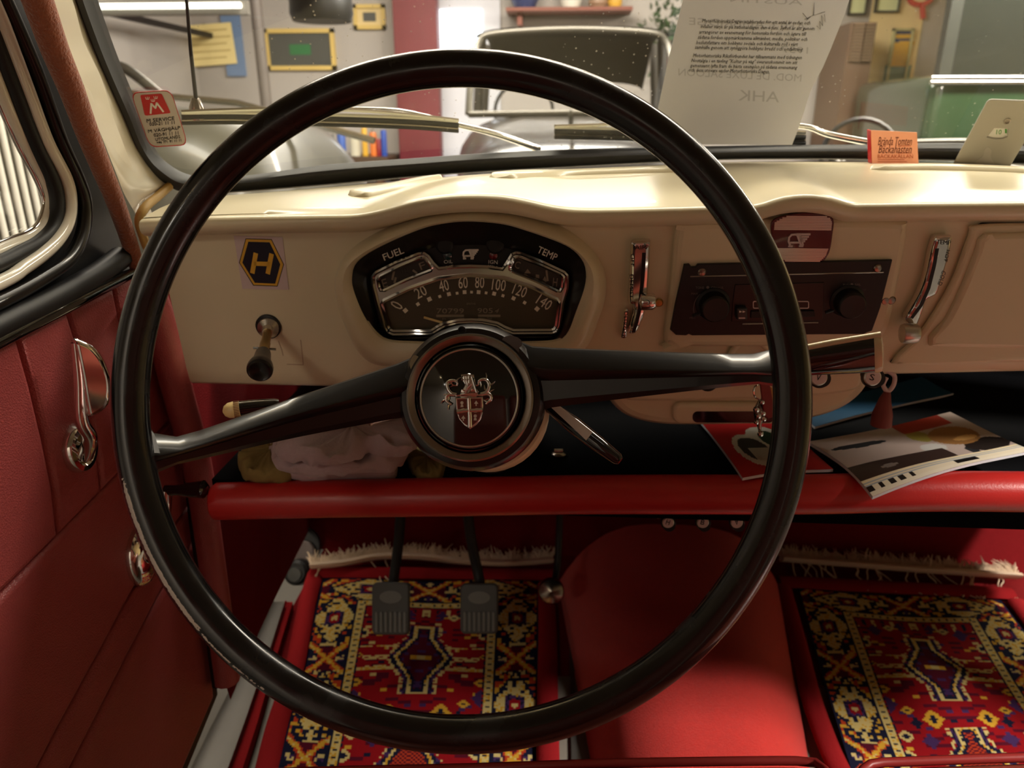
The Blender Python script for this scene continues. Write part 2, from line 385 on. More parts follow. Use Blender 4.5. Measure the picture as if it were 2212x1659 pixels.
# ------------------------------------------------------------------ windscreen
OI = [((90, -230), (122, -230)), ((130, -100), (163, -100)), ((162, 0), (195, 0)), ((210, 127), (241, 127)), ((266, 253), (292, 248)), ((299, 329), (322, 322)),
      ((337, 380), (358, 360)), ((395, 415), (414, 382)), ((500, 413), (529, 380)), ((700, 397), (700, 357)), ((890, 380), (890, 343)), ((1060, 368), (1060, 331)),
      ((1260, 357), (1260, 322)), ((1392, 350), (1392, 319)), ((1554, 343), (1554, 316)), ((1700, 341), (1700, 314)), ((1883, 342), (1883, 313)), ((2212, 352), (2212, 315))]
o3 = [G(*a, -.006) for a, b in OI]; i3 = [G(*b) for a, b in OI]; m3 = [G((a[0] + b[0]) / 2, (a[1] + b[1]) / 2, -.016) for a, b in OI]
def mirr(L): return L + [V((2 * XC - p.x, p.y, p.z)) for p in reversed(L[:9])]
o3, i3, m3 = mirr(o3), mirr(i3), mirr(m3)
ws = thing('windscreen', 'curved dusty windscreen in a black rubber seal', 'windscreen', o3[9])
O3, I3, M3 = cr(o3, 6), cr(i3, 6), cr(m3, 6)
e1 = [a.lerp(b, .5) + V((0, -.004, .002)) for a, b in zip(O3, M3)]; e2 = [a.lerp(b, .6) + V((0, -.003, .0)) for a, b in zip(I3, M3)]
loft('rubber_seal', [[p + V((0, .02, -.003)) for p in O3], O3, e1, M3, e2, I3, [p + V((0, .012, 0)) for p in I3]], rubber, ws, closed=False)
gb = resample([p for p in O3 if p.z < .87], 60, False); gt = []
lt = O3[0]; rt = O3[-1]
for i in range(60):
    x = lerp(lt.x, rt.x, i / 59); gt.append(V((x, gY(x, lt.z), lt.z)))
rows = []
for k in range(10):
    r = []
    for a, b in zip(gb, gt):
        p = a.lerp(b, k / 9); r.append(V((p.x, gY(p.x, p.z, .004), p.z)))
    rows.append(r)
loft('glass_pane', rows, wglass, ws, closed=False)
# pillars
pl = [(20, -230), (70, -100), (109, 0), (134, 84), (175, 167), (203, 253), (228, 316), (253, 380), (268, 418), (292, 462), (300, 490)]
pr = [(92, -230), (132, -100), (164, 0), (194, 84), (230, 167), (268, 253), (296, 316), (338, 380), (363, 404), (330, 432), (314, 452)]
def pillar(mir):
    f = (lambda p: V((2 * XC - p.x, p.y, p.z))) if mir else (lambda p: p)
    A = cr([f(G(*p, -.075)) for p in pl], 5); B = cr([f(G(*p, -.006)) for p in pr], 5)
    m1 = cr([f(G(lerp(p[0], q[0], .18), lerp(p[1], q[1], .18), -.068)) for p, q in zip(pl, pr)], 5)
    m2 = cr([f(G(lerp(p[0], q[0], .55), lerp(p[1], q[1], .55), -.04)) for p, q in zip(pl, pr)], 5)
    m3_ = cr([f(G(lerp(p[0], q[0], .85), lerp(p[1], q[1], .85), -.016)) for p, q in zip(pl, pr)], 5)
    back = [p + V((.0, .03, 0)) for p in A]
    o = loft('windscreen_pillar', [back, A, m1, m2, m3_, B], cream2, body, closed=False)
    return o
pilo = pillar(False); pillar(True)
sf = gframe(274, 352, -.05)
lathe('pillar_screw', [(.0045, 0), (.0045, .0015), (.003, .0028), (0, .003)], chrome, pilo, Fr(G(272, 350, -.036), (1, .35, 0), (0, -.6, 1)), 12)
wlp = [(5, -200), (45, -90), (81, 0), (118, 105), (155, 195), (190, 290), (218, 360), (247, 430), (272, 500), (296, 575), (318, 640)]
WL = cr([G(*p, -.088) for p in wlp], 8); n = len(WL)
wlo = tube('door_windlace', WL, [lerp(.0125, .0068, i / (n - 1)) for i in range(n)], plush, None, 12)
tag(wlo, 'rust brown plush draught strip running down beside the cream windscreen pillar', 'windlace')
sl = cr([G(366, 402, -.012), G(340, 425, -.035), G(313, 449, -.07), G(301, 478, -.083), G(312, 520, -.085), G(324, 548, -.083)], 6)
tube('seam_sealing_strip', sl, [.0045] * len(sl), ochre, body, 8, label='ochre strip in the seam between pillar and dashboard')

# ------------------------------------------------------------------ dashboard
EDGE = [(296, 477), (340, 474), (400, 472), (520, 469), (640, 467), (700, 466), (769, 464), (830, 452), (902, 433), (989, 423), (1076, 424), (1134, 433), (1192, 446), (1250, 453), (1336, 453),
        (1519, 448), (1600, 446), (1638, 443), (1692, 427), (1746, 421), (1792, 425), (1830, 436), (1850, 441), (1978, 440), (2209, 438), (2500, 436), (2960, 434)]
def bulge(px): return .016 * max(0, 1 - ((px - 1012) / 240) ** 2) ** 1.5 + .012 * max(0, 1 - ((px - 1740) / 120) ** 2) ** 1.5
ed = cr([PY(a, b, .655 - bulge(a)) for a, b in EDGE], 6)
fb = [FA.m @ FA.l(a, b) for a, b in ((280, 818), (410, 822), (600, 826), (760, 829), (1300, 815), (1900, 802), (2212, 795), (3100, 776))]
def at(L, x):
    for a, b in zip(L, L[1:]):
        if a.x <= x <= b.x: return a.lerp(b, (x - a.x) / max(b.x - a.x, 1e-9))
    return L[0].copy() if x < L[0].x else L[-1].copy()
bs = [p for p in O3 if p.z < .85]; bs.sort(key=lambda p: p.x)
def drow(x):
    b = at(bs, x); b = V((x, b.y, b.z - .004)); e = at(ed, x); e = V((x, e.y, e.z)); f = at(fb, x); f.x = x; f.y = faY(f.z)
    r = [b + V((0, .03, -.004))] + [b.lerp(e, t) + V((0, 0, .006 * math.sin(math.pi * t))) for t in (0, .25, .5, .72, .86, .94)]
    for dy, dz in ((.012, .0010), (.006, .0004), (.002, -.001), (0, -.004), (0, -.008), (.002, -.0115), (.007, -.0145)): r.append(e + V((0, dy, dz)))
    t0 = V((x, faY(e.z - .022), e.z - .0185)); r.append(t0)
    t0 = V((x, faY(e.z - .03), e.z - .024))
    for t in (0, .3, .6, .9): q = t0.lerp(f, t); q.y = faY(q.z); r.append(q)
    r += [f + V((0, .001, -.001)), f + V((0, .006, -.005)), f + V((0, .016, -.006)), f + V((0, .09, -.004))]
    return r
XL0, XR0 = ed[0].x + .001, .94
cols = [drow(lerp(XL0, XR0, i / 170)) for i in range(171)]
dash = thing('dashboard', 'cream painted metal dashboard with humped hoods over the instruments and badge', 'dashboard', (.3, .69, .62))
loft('dashboard_panel', cols, cream, dash, closed=False, sharp=60)
def topz(x, y):
    b0 = at(bs, x); e0 = at(ed, x); t = (b0.y - y) / (b0.y - e0.y); return lerp(b0.z - .004, e0.z, t) + .006 * math.sin(math.pi * max(0, min(1, t)))
def TS(px, py):
    lo, hi = .66, 1.02
    for _ in range(40):
        y = (lo + hi) / 2; p = PY(px, py, y)
        if p.z > topz(p.x, y): lo = y
        else: hi = y
    return PY(px, py, lo)
def ridge(cpts, hw):
    c = resample(cr([TS(*p) for p in cpts], 6), 40, False); rows = []
    for k in range(11):
        s = 2 * k / 10 - 1; r = []
        for i, p in enumerate(c):
            t = (c[min(i + 1, 39)] - c[max(i - 1, 0)]).normalized(); n = V((-t.y, t.x, 0)).normalized(); e = min(1, min(i, 39 - i) / 3)
            w = hw * math.sqrt(max(0, 1 - (1 - e) ** 2)) if e < 1 else hw
            q = p + n * s * w; h = .0048 * min(1, 4.5 * (1 - abs(s))) * min(1, e * 1.5); r.append(V((q.x, q.y, topz(q.x, q.y) - .0004 + h)))
        rows.append(r)
    loft('demister_ridge', rows, cream, dash, closed=False, sharp=70)
ridge([(762, 424), (850, 406), (940, 386)], .017); ridge([(1070, 384), (1200, 376), (1350, 371), (1485, 368)], .017); ridge([(1880, 365), (2000, 364), (2150, 368), (2300, 376)], .014)
# radio surround and lower console
plate('radio_surround', [[(1462, 492), (1480, 480), (1640, 476), (1800, 474), (1950, 478), (1964, 492), (1955, 560), (1925, 700), (1900, 745), (1880, 752), (1460, 752), (1440, 745), (1436, 725), (1448, 620)]], cream, dash, FA, -.004, .014, .007, smooth=3)
AP = Fr(FA.w(0, 0, -.012), FA.u, FA.v)
con = plate('lower_console', [[(1300, 780), (1306, 850), (1322, 880), (1350, 903), (1392, 918), (1450, 925), (1560, 925), (1680, 921), (1760, 910), (1820, 890), (1862, 860), (1884, 825), (1890, 780)]], cream, dash, AP, -.05, .056, .012, smooth=4)
plate('console_step', [[(1330, 790), (1334, 840), (1350, 862), (1400, 868), (1700, 862), (1840, 846), (1864, 820), (1870, 790)]], cream, dash, AP, .002, .009, .004, smooth=4)
rc = plate('ashtray_front', [rrect(1452, 872, 1712, 918, 20)], cream, dash, AP, .003, .009, .004)
plate('ashtray_slot', [rrect(1496, 889, 1672, 913, 11)], blackg, rc, AP, .0105, .002)
tube('ignition_boss', [FA.m @ FA.l(1622 + 46 * math.cos(a), 782 + 46 * math.sin(a), .004) for a in [i * math.pi / 16 for i in range(32)]], .003, cream, dash, 8, True)
# glove box lid
gl = plate('glove_box_lid', [[(2116, 487), (2095, 511), (2063, 597), (2026, 666), (1982, 729), (1934, 777), (1960, 790), (2230, 783), (2800, 768), (2800, 470), (2300, 482)]], cream, dash, FA, .0005, .006, .0035, smooth=4)
plate('lid_pressing', [[(2126, 512), (2110, 545), (2080, 620), (2046, 690), (2010, 740), (2100, 752), (2800, 740), (2800, 500), (2200, 505)]], cream, gl, FA, .004, .008, .0045, smooth=4)
pts = [(2250, 483), (2140, 483), (2115, 486), (2093, 511), (2061, 597), (2024, 666), (1978, 731), (1924, 783)]
tube('lid_gap', cr([FA.m @ FA.l(a, b, .0012) for a, b in pts], 5), .0011, rubberd, dash, 6)

# ---- instrument cluster
FA0 = FA; FA = Fr(FA.w(0, 0, .0028), FA.u, FA.v)
clu = thing('instrument_cluster', 'hooded instrument cluster with speedometer, fuel and temperature dials in a chrome frame', 'instruments', FA.w(-.08, -.05))
OUT = [(1012, 456), (1080, 460), (1134, 472), (1221, 504), (1279, 550), (1305, 599), (1305, 651), (1290, 698), (1268, 750), (1225, 780), (1134, 792), (1012, 796), (900, 797), (830, 793), (795, 783), (768, 755), (743, 704), (726, 651), (722, 611), (735, 570), (772, 533), (845, 495), (931, 466)]
INN = [(1012, 479), (1080, 484), (1134, 498), (1221, 530), (1256, 560), (1266, 590), (1262, 625), (1244, 675), (1226, 720), (1200, 738), (1134, 742), (1012, 744), (900, 742), (840, 738), (812, 722), (787, 686), (764, 630), (760, 600), (770, 568), (816, 536), (902, 498), (955, 484)]
def z5(a, b): return (760 + a / 4.254, 480 + b / 4.254)
DIN = [z5(*p) for p in [(1090, 196), (1300, 208), (1490, 244), (1780, 350), (1975, 460), (2000, 540), (1985, 640), (1915, 940), (1870, 1030), (1800, 1052), (1470, 1056), (1090, 1058), (740, 1058), (390, 1064), (310, 1040), (270, 980), (200, 720), (175, 560), (200, 460), (400, 350), (690, 240), (880, 208)]]
def ring(px, h, n=120): return resample(cr([FA.l(a, b, h) for a, b in px], 6, True), n)
def mixr(a, b, t, h): return [V((p.x * (1 - t) + q.x * t, p.y * (1 - t) + q.y * t, h)) for p, q in zip(a, b)]
oo, ii, dd = ring(OUT, .010), ring(INN, .018), ring(DIN, 0)
loft('cream_hood', [mixr(oo, ii, -.12, -.006), mixr(oo, ii, -.03, .006), mixr(oo, ii, .12, .014), mixr(oo, ii, .35, .0205), mixr(oo, ii, .62, .0225), mixr(oo, ii, .85, .0205), mixr(oo, ii, 1, .0175), mixr(oo, ii, 1.02, .014)], cream, clu, m=FA.m)
loft('black_bezel', [mixr(ii, dd, -.02, .0175), mixr(ii, dd, .03, .0165), mixr(ii, dd, .5, .0095), mixr(ii, dd, .92, .002), mixr(ii, dd, 1.04, .001)], black, clu, m=FA.m, caps=False)
me_b = plate('back_plate', [DIN], blackm, clu, FA, -.004, .004, smooth=4)
CH = [(195, 500), (225, 462), (420, 365), (620, 290), (665, 287), (700, 312), (745, 375), (800, 425), (940, 410), (1090, 404), (1250, 410), (1385, 430), (1430, 370), (1475, 295), (1510, 283), (1560, 290), (1760, 370), (1950, 460), (1978, 490), (1975, 600), (1935, 740), (1905, 950), (1880, 1000), (1840, 1018), (1480, 1020), (1400, 990), (1330, 948), (1200, 922), (1090, 918), (980, 924), (860, 952), (800, 985), (740, 1022), (380, 1032), (330, 1010), (305, 960), (235, 720), (200, 580)]
FUEL = [(240, 530), (262, 495), (440, 405), (620, 328), (665, 325), (700, 355), (738, 415), (730, 440), (500, 530), (300, 625), (265, 625), (250, 590)]
TEMPW = [(1455, 405), (1490, 330), (1530, 318), (1720, 385), (1915, 470), (1945, 500), (1938, 590), (1915, 632), (1885, 630), (1700, 540), (1480, 450), (1452, 430)]
SPD = [(275, 750), (300, 715), (520, 610), (800, 515), (1090, 482), (1400, 510), (1650, 590), (1885, 705), (1910, 745), (1885, 940), (1865, 980), (1830, 992), (1485, 994), (1410, 966), (1335, 926), (1200, 900), (1090, 896), (980, 902), (850, 930), (790, 960), (730, 998), (385, 1002), (345, 985), (325, 945)]
def Z(L): return [z5(*p) for p in L]
chf = plate('chrome_frame', [Z(CH), Z(FUEL), Z(TEMPW), Z(SPD)], chromeb, clu, FA, .0, .0045, .0012)
for L, w in ((FUEL, .0018), (TEMPW, .0018), (SPD, .0022), (CH, .0020)):
    tube('chrome_rim', [FA.m @ FA.l(*z5(*p), .0042) for p in L], w, chrome, chf, 6, True)
plate('speedometer_dial', [Z(SPD)], dial, clu, FA, .0001, .0006)
plate('fuel_dial', [Z(FUEL)], dialk, clu, FA, .0001, .0006)
plate('temperature_dial', [Z(TEMPW)], dialk, clu, FA, .0001, .0006)
def t5(s, c, h, w, mt, up=(0, -1), hh=.0009, par=clu, name='lettering', **k): return text(FA, s, z5(*c), h / 4.254, w / 4.254, mt, par, name, up=up, hh=hh, **k)
for s, c, up, h, w in (('0', (412, 762), (-.88, -.47), 125, 50), ('20', (632, 640), (-.45, -.89), 100, 105), ('40', (845, 583), (-.25, -.97), 105, 88), ('60', (1022, 555), (-.06, -1), 108, 86), ('80', (1175, 552), (.03, -1), 108, 84),
                       ('100', (1352, 575), (.14, -.99), 108, 125), ('120', (1545, 628), (.36, -.93), 104, 125), ('140', (1770, 736), (.55, -.83), 100, 135)):
    t5(s, c, h, w, dialp, up)
for x, y, s in ((492, 812, 38), (607, 754, 30), (713, 708, 38), (808, 683, 26), (892, 661, 34), (967, 653, 24), (1036, 643, 34), (1100, 643, 24), (1165, 643, 34), (1234, 650, 24), (1308, 657, 34), (1389, 676, 26), (1486, 700, 34), (1588, 740, 28), (1702, 797, 38)):
    a = math.atan2(y - 1500, x - 1090) + math.pi / 2; c_, s_ = math.cos(a), math.sin(a); k = s / 2
    plate('speed_mark', [Z([(x + c_ * i * k - s_ * j * k, y + s_ * i * k + c_ * j * k) for i, j in ((-1, -1), (1, -1), (1, 1), (-1, 1))])], dialp, clu, FA, .0006, .0004)
t5('70799', (905, 815), 46, 250, dialf); t5('905', (1225, 812), 46, 140, dialf); t5('4', (1335, 812), 40, 40, dialf, shear=.4); t5('SMITHS', (1095, 749), 18, 82, dialf)
t5('SN 1204/28', (905, 888), 14, 150, dialf); t5('760', (1265, 884), 14, 46, dialf)
for a, b in ((775, 1030), (1160, 1365)): plate('counter_bar', [Z(rrect(a, 850, b, 872, 4))], dialf, clu, FA, .0006, .0003)
mesh('speed_needle', *strokegeo(FA, Z([(662, 872), (780, 906), (905, 940)]), .0022, .0016, .0006), ivory, clu, FA.m, False)
t5('FUEL', (382, 288), 62, 195, white, (-.36, -.93), .0105, th=.0012); t5('TEMP', (1798, 285), 62, 190, white, (.42, -.91), .0105, th=.0012)
t5('E', (302, 560), 78, 46, dialf, (-.3, -.95)); t5('F', (648, 400), 66, 50, dialf, (-.35, -.94)); t5('C', (1522, 392), 66, 48, dialf, (.3, -.95)); t5('H', (1868, 552), 78, 40, dialf, (.1, -1)); t5('1/2', (480, 452), 50, 60, dialk, (-.3, -.95)); t5('N', (1705, 450), 48, 36, dialk, (.3, -.95))
for L in ([(372, 530), (388, 450)], [(392, 560), (405, 505)], [(560, 440), (600, 468)]): mesh('fuel_mark', *strokegeo(FA, Z(L), .0020, .0009, .0004), dialf, clu, FA.m, False)
mesh('temperature_needle', *strokegeo(FA, Z([(1800, 540), (1788, 440)]), .0018, .0012, .0005), dialf, clu, FA.m, False)
for L in ([(1585, 470), (1615, 430), (1645, 470)], [(1690, 510), (1690, 480), (1722, 485), (1722, 515)], [(1755, 530), (1775, 495), (1790, 540), (1785, 552)]): plate('temperature_mark', [Z(L)], dialf, clu, FA, .0006, .0004)
logo(FA, *z5(1022, 252), *z5(1165, 332), .0016, white, clu, .0005, .0008)
t5('OIL', (886, 362), 32, 82, white, (-.06, -1), .0005); t5('IGN', (1298, 366), 34, 84, white, (.06, -1), .0005)
lathe('oil_lamp_lens', [(.0045, 0), (.0042, .0016), (.0025, .0028), (0, .0032)], glassd, clu, Fr(FA.m @ FA.l(*z5(880, 305)), FA.u, FA.v), 20)
lathe('ignition_lamp_lens', [(.0042, 0), (.0038, .0018), (.0022, .003), (0, .0034)], glassr, clu, Fr(FA.m @ FA.l(*z5(1302, 302)), FA.u, FA.v), 20)
for c in ((855, 208), (1318, 206)): lathe('bulb_boss', [(.008, -.002), (.008, .003), (.006, .0045), (0, .0045)], blackm, clu, Fr(FA.m @ FA.l(*z5(*c)), FA.u, FA.v), 20)

FA = FA0
# ---- chrome heater levers
def z8(a, b): return (1280 + a / 4.608, 420 + b / 4.608)
def z9(a, b): return (1700 + a / 4.32, 400 + b / 4.32)
air = thing('air_control_lever', 'chrome AIR demister slide lever between the cluster and the radio', 'heater control', FA.m @ FA.l(*z8(470, 900)))
plate('chrome_plate', [[z8(*p) for p in ((392, 480), (470, 470), (565, 468), (578, 490), (572, 700), (560, 900), (545, 1080), (515, 1220), (470, 1330), (430, 1392), (362, 1392), (372, 1300), (400, 1180), (400, 1105), (356, 1080), (368, 800), (380, 560))]], chrome, air, FA, 0, .011, .004, smooth=3)
plate('side_scale', [[z8(*p) for p in ((322, 1150), (358, 1160), (350, 1300), (342, 1430), (300, 1440), (284, 1420), (300, 1280))]], chrome, air, FA, 0, .008, .003, smooth=2)
mesh('lever_slot', *strokegeo(FA, [z8(*p) for p in ((512, 580), (505, 700), (495, 860), (480, 1000), (465, 1150), (440, 1270), (405, 1370))], .0033, .0108, .0006), blackm, air, FA.m, False)
text(FA, 'AIR', z8(478, 525), 9.5, 26, ink, air, hh=.011, up=(-.05, -1)); text(FA, 'OFF', z8(398, 655), 8, 27, ink, air, hh=.011, up=(1, -.05)); text(FA, 'DEMIST', z8(388, 920), 8, 52, ink, air, hh=.011, up=(1, .0)); text(FA, 'DEFROST', z8(322, 1295), 7, 56, ink, air, hh=.008, up=(1, .1))
lathe('lever_knob', [(.0, -.002), (.0075, 0), (.0082, .002), (.0082, .010), (.007, .0125), (.0, .0132)], chrome, air, axis(FA.m @ FA.l(*z8(482, 1070), .017), (1, 0, .05)), 24)
tm = thing('temperature_control_lever', 'curved chrome TEMP slide lever beside the glove box lid', 'heater control', FA.m @ FA.l(*z9(1300, 1000)))
plate('chrome_plate', [[z9(*p) for p in ((1385, 500), (1420, 482), (1535, 480), (1550, 495), (1535, 600), (1500, 740), (1450, 900), (1415, 1010), (1380, 1040), (1310, 1080), (1285, 1160), (1230, 1300), (1190, 1350), (1130, 1300), (1112, 1235), (1200, 1090), (1260, 960), (1310, 800), (1340, 640))]], chrome, tm, FA, 0, .012, .004, smooth=3)
mesh('lever_slot', *strokegeo(FA, [z9(*p) for p in ((1400, 590), (1370, 760), (1320, 960), (1250, 1120), (1160, 1240))], .0030, .0118, .0006), blackm, tm, FA.m, False)
text(FA, 'TEMP', z9(1462, 533), 9, 31, ink, tm, hh=.012, up=(.08, -1)); text(FA, 'HOT', z9(1492, 660), 7, 26, ink, tm, hh=.012, up=(.98, .25)); text(FA, 'COLD', z9(1448, 870), 7, 32, ink, tm, hh=.012, up=(.95, .3))
lathe('lever_knob', [(.0, -.002), (.0085, 0), (.0092, .002), (.0092, .011), (.008, .0135), (.0, .014)], chromeb, tm, axis(FA.m @ FA.l(*z9(1072, 1385), .02), (1, -.05, .05)), 24)
# ---- cowl screws on the face
for q, (x, y) in enumerate(((1423, 653), (1911, 649), (1924, 648))):
    s = lathe('dash_screw', [(.0042, 0), (.0042, .0012), (.003, .0024), (0, .0026)], brass if q == 0 else chromed, dash, Fr(FA.m @ FA.l(x, y, .0 if q == 0 else .008), FA.u, FA.v), 14)

# ---- badge
def z6(a, b): return (1430 + a / 4.254, 440 + b / 4.254)
RD = Fr(FA.w(0, 0, .010), FA.u, FA.v)
bd = thing('badge_plate', 'silver ribbed badge with maroon band and winged letter above the radio', 'badge', RD.m @ RD.l(1735, 565))
BT = [(1668, 480), (1690, 468), (1735, 460), (1775, 463), (1797, 470), (1802, 480), (1800, 500), (1795, 535), (1788, 553), (1775, 565), (1735, 567), (1700, 568), (1685, 560), (1672, 535), (1666, 505)]
plate('maroon_backing', [BT], maroon, bd, RD, 0, .004, .0012, smooth=4)
def inset(y0, y1, n, parent):
    for i in range(n):
        y = lerp(y0, y1, (i + .5) / n); xs = []
        pp = [RD.l(a, b, .004) for a, b in BT]; q0 = RD.l(1735, y, .004).y
        for a, b in zip(pp, pp[1:] + pp[:1]):
            if (a.y - q0) * (b.y - q0) < 0: xs.append(a.x + (b.x - a.x) * (q0 - a.y) / (b.y - a.y))
        if len(xs) >= 2:
            hgt = abs(RD.l(1735, y0, .004).y - RD.l(1735, y1, .004).y) / n
            mesh('silver_rib', *strokegeo(RD, [(min(xs) + .002, q0), (max(xs) - .002, q0)], hgt * .86, .0038, .0008, px=False), chromeb, parent, RD.m, False)
inset(466, 497, 9, bd); inset(536, 565, 9, bd)
logo(RD, 1702, 505, 1750, 531, .0017, pinkw, bd, .004, .0012)

# ---- radio
rd = thing('car_radio', 'black cassette radio with two round knobs set in the dashboard', 'radio', RD.m @ RD.l(1690, 720))
rp = plate('face_plate', [[(1478, 572), (1489, 571), (1494, 577), (1503, 577), (1508, 571), (1928, 562), (1916, 610), (1902, 665), (1884, 715), (1872, 719), (1866, 722), (1495, 725), (1488, 722), (1482, 725), (1460, 724), (1448, 713), (1458, 660)]], radiob, rd, RD, 0, .004, .0008)
tube('silver_line', [RD.m @ RD.l(*z6(260, 670), .0042), RD.m @ RD.l(*z6(2035, 630), .0042)], .0006, chromeb, rd, 6)
tube('silver_line', [RD.m @ RD.l(*z6(740, 1105), .0042), RD.m @ RD.l(*z6(1435, 1092), .0042)], .0006, chromeb, rd, 6)
for c in ((360, 617), (1965, 582)):
    sc = lathe('face_screw', [(.0038, .0035), (.0038, .0045), (.0028, .0056), (0, .006)], chromed, rd, Fr(RD.m @ RD.l(*z6(*c)), RD.u, RD.v), 16)
for c, r in (((490, 968), .0128), ((1745, 938), .0125)):
    kf = Fr(RD.m @ RD.l(*z6(*c), .017), RD.u, RD.v)
    kn = lathe('tuning_knob', [(r * 1.25, -.0145), (r * 1.2, -.012), (r * 1.02, -.011), (r, .0), (r * .93, .002), (r * .86, .0026), (0, .0022)], radiob, rd, kf, 40)
    tube('knob_pointer', [kf.w(-r * .5, -r * .6, -.0128), kf.w(-r * 1.35, -r * .95, -.0128)], .0016, radiob, kn, 6)
def t6(s, c, h, w, mt=radiot, **k): text(RD, s, z6(*c), h / 4.254, w / 4.254, mt, rd, hh=.004, **k)
t6('TONE', (347, 772), 22, 78); t6('ON·VOL', (510, 770), 22, 115); t6('MAX', (300, 826), 16, 60); t6('MIN', (278, 1048), 18, 48); t6('TUN', (1690, 746), 20, 60); t6('BAL', (1800, 742), 20, 55); t6('LEFT', (1845, 793), 14, 56); t6('AM', (728, 795), 14, 38); t6('FM', (722, 826), 14, 38); t6('54 6', (850, 793), 20, 66); t6('88', (840, 826), 18, 38); t6('ST', (700, 925), 14, 30); t6('IN', (762, 925), 14, 26); t6('CASSETTE DECK', (1365, 760), 15, 200)
for cx, cy in ((421, 771), (1745, 744)): plate('setting_mark', [[z6(*p) for p in circ(cx, cy, 14, 8)]], radiot, rd, RD, .004, .0003)
tube('volume_scale', [RD.m @ RD.l(*z6(490 - 200 * math.cos(a), 968 - 190 * math.sin(a)), .0042) for a in [i * .1 for i in range(-2, 9)]], .0004, radiot, rd, 5)
bz = plate('cassette_surround', [[z6(*p) for p in ((672, 745), (1490, 725), (1480, 1050), (1462, 1072), (640, 1082), (650, 900))]], mat('radio_dark_panel', (22, 20, 22), .3), rd, RD, .0036, .0012, .0004)
pc = plate('cassette_window', [[z6(*p) for p in rrect(835, 895, 1352, 965, 16)], [z6(*p) for p in rrect(843, 903, 1344, 957, 12)]], pinkw, rd, RD, .0048, .0006)
t6('W', (940, 934), 24, 50, pinkw)
plate('cassette_door', [[z6(*p) for p in ((820, 990), (1400, 985), (1410, 1040), (815, 1050))]], blackm, rd, RD, .0048, .002, .0006)
eb = plate('eject_button', [[z6(*p) for p in rrect(688, 962, 786, 1070, 8)]], mat('button_grey', (58, 58, 60), .3), rd, RD, .0048, .006, .0015)
text(RD, '►►', z6(738, 992), 4.5, 13, white, eb, 'button_symbol', hh=.0108); plate('button_mark', [[z6(*p) for p in rrect(705, 1046, 765, 1058, 4)]], pinkw, eb, RD, .0106, .0004)

# ---- choke knob
ck = thing('choke_pull', 'pulled out choke knob with brass rod and flared black grip below the hexagon sticker', 'choke knob', FA.m @ FA.l(580, 706))
c0 = FA.m @ FA.l(581, 704); c1 = PY(561, 800, .605); dv = (c1 - c0).normalized(); af = Fr(c0, (1, 0, 0), (0, dv.z * -1, dv.y) if False else dv.cross(V((1, 0, 0)))); L = (c1 - c0).length
af = axis(c0, dv)
lathe('chrome_escutcheon', [(.0125, .0), (.0125, .003), (.011, .004)], rubberd, ck, Fr(c0, FA.u, FA.v), 28)
lathe('retaining_nut', [(.0105, .003), (.0105, .006), (.006, .010), (.005, .016), (0, .016)], chromeb, ck, af, 20)
lathe('pull_rod', [(.0042, .01), (.0042, L * .42), (.0048, L * .43), (.0048, L * .66), (0, L * .66)], brass, ck, af, 16)
lathe('choke_grip', [(.0, L * .62), (.0062, L * .62), (.007, L * .66), (.0078, L * .8), (.0105, L * .9), (.0115, L * .96), (.0112, L * 1.0), (.0095, L * 1.02), (.008, L * 1.01), (0, L * 1.0)], black, ck, af, 28)
tube('cross_pin', [af.w(-.0095, .002, L * .55), af.w(.0105, -.001, L * .55)], .0012, chrome, ck, 6)
# ---- hexagon sticker
hs = thing('hexagon_sticker', 'white square sticker with blue and yellow hexagon letter H on the dashboard', 'sticker', FA.m @ FA.l(565, 624))
def zh(a, b): return (480 + a / 4.367, 480 + b / 4.367)
plate('sticker_sheet', [[zh(*p) for p in ((108, 128), (568, 140), (628, 637), (190, 628))]], pinkw, hs, FA, .0002, .0004)
plate('hexagon_outline', [[zh(*p) for p in ((220, 153), (466, 160), (583, 398), (522, 607), (292, 598), (158, 382))]], ink, hs, FA, .0005, .0002)
plate('yellow_hexagon', [[zh(*p) for p in ((225, 160), (462, 167), (576, 398), (517, 600), (297, 591), (166, 382))]], yellow, hs, FA, .0006, .0002)
plate('blue_hexagon', [[zh(*p) for p in ((246, 184), (447, 190), (548, 398), (500, 580), (308, 572), (190, 382))]], navy, hs, FA, .0007, .0002)
mesh('letter_h', *join([strokegeo(FA, [zh(*p) for p in L], .0043, .0009, .0002) for L in ([(318, 290), (284, 482)], [(466, 297), (430, 488)], [(300, 390), (450, 394)])]), yellow, hs, FA.m, False)
for i in range(3): pass
mesh('tape_residue', *join([strokegeo(FA, [zh(*p) for p in L], .0009, .0003, .0001) for L in ([(530, 1120), (560, 1200), (575, 1260)], [(740, 1110), (765, 1340)], [(610, 1340), (768, 1345)])]), mat('tape_residue', (190, 168, 140), .7), dash, FA.m, False)
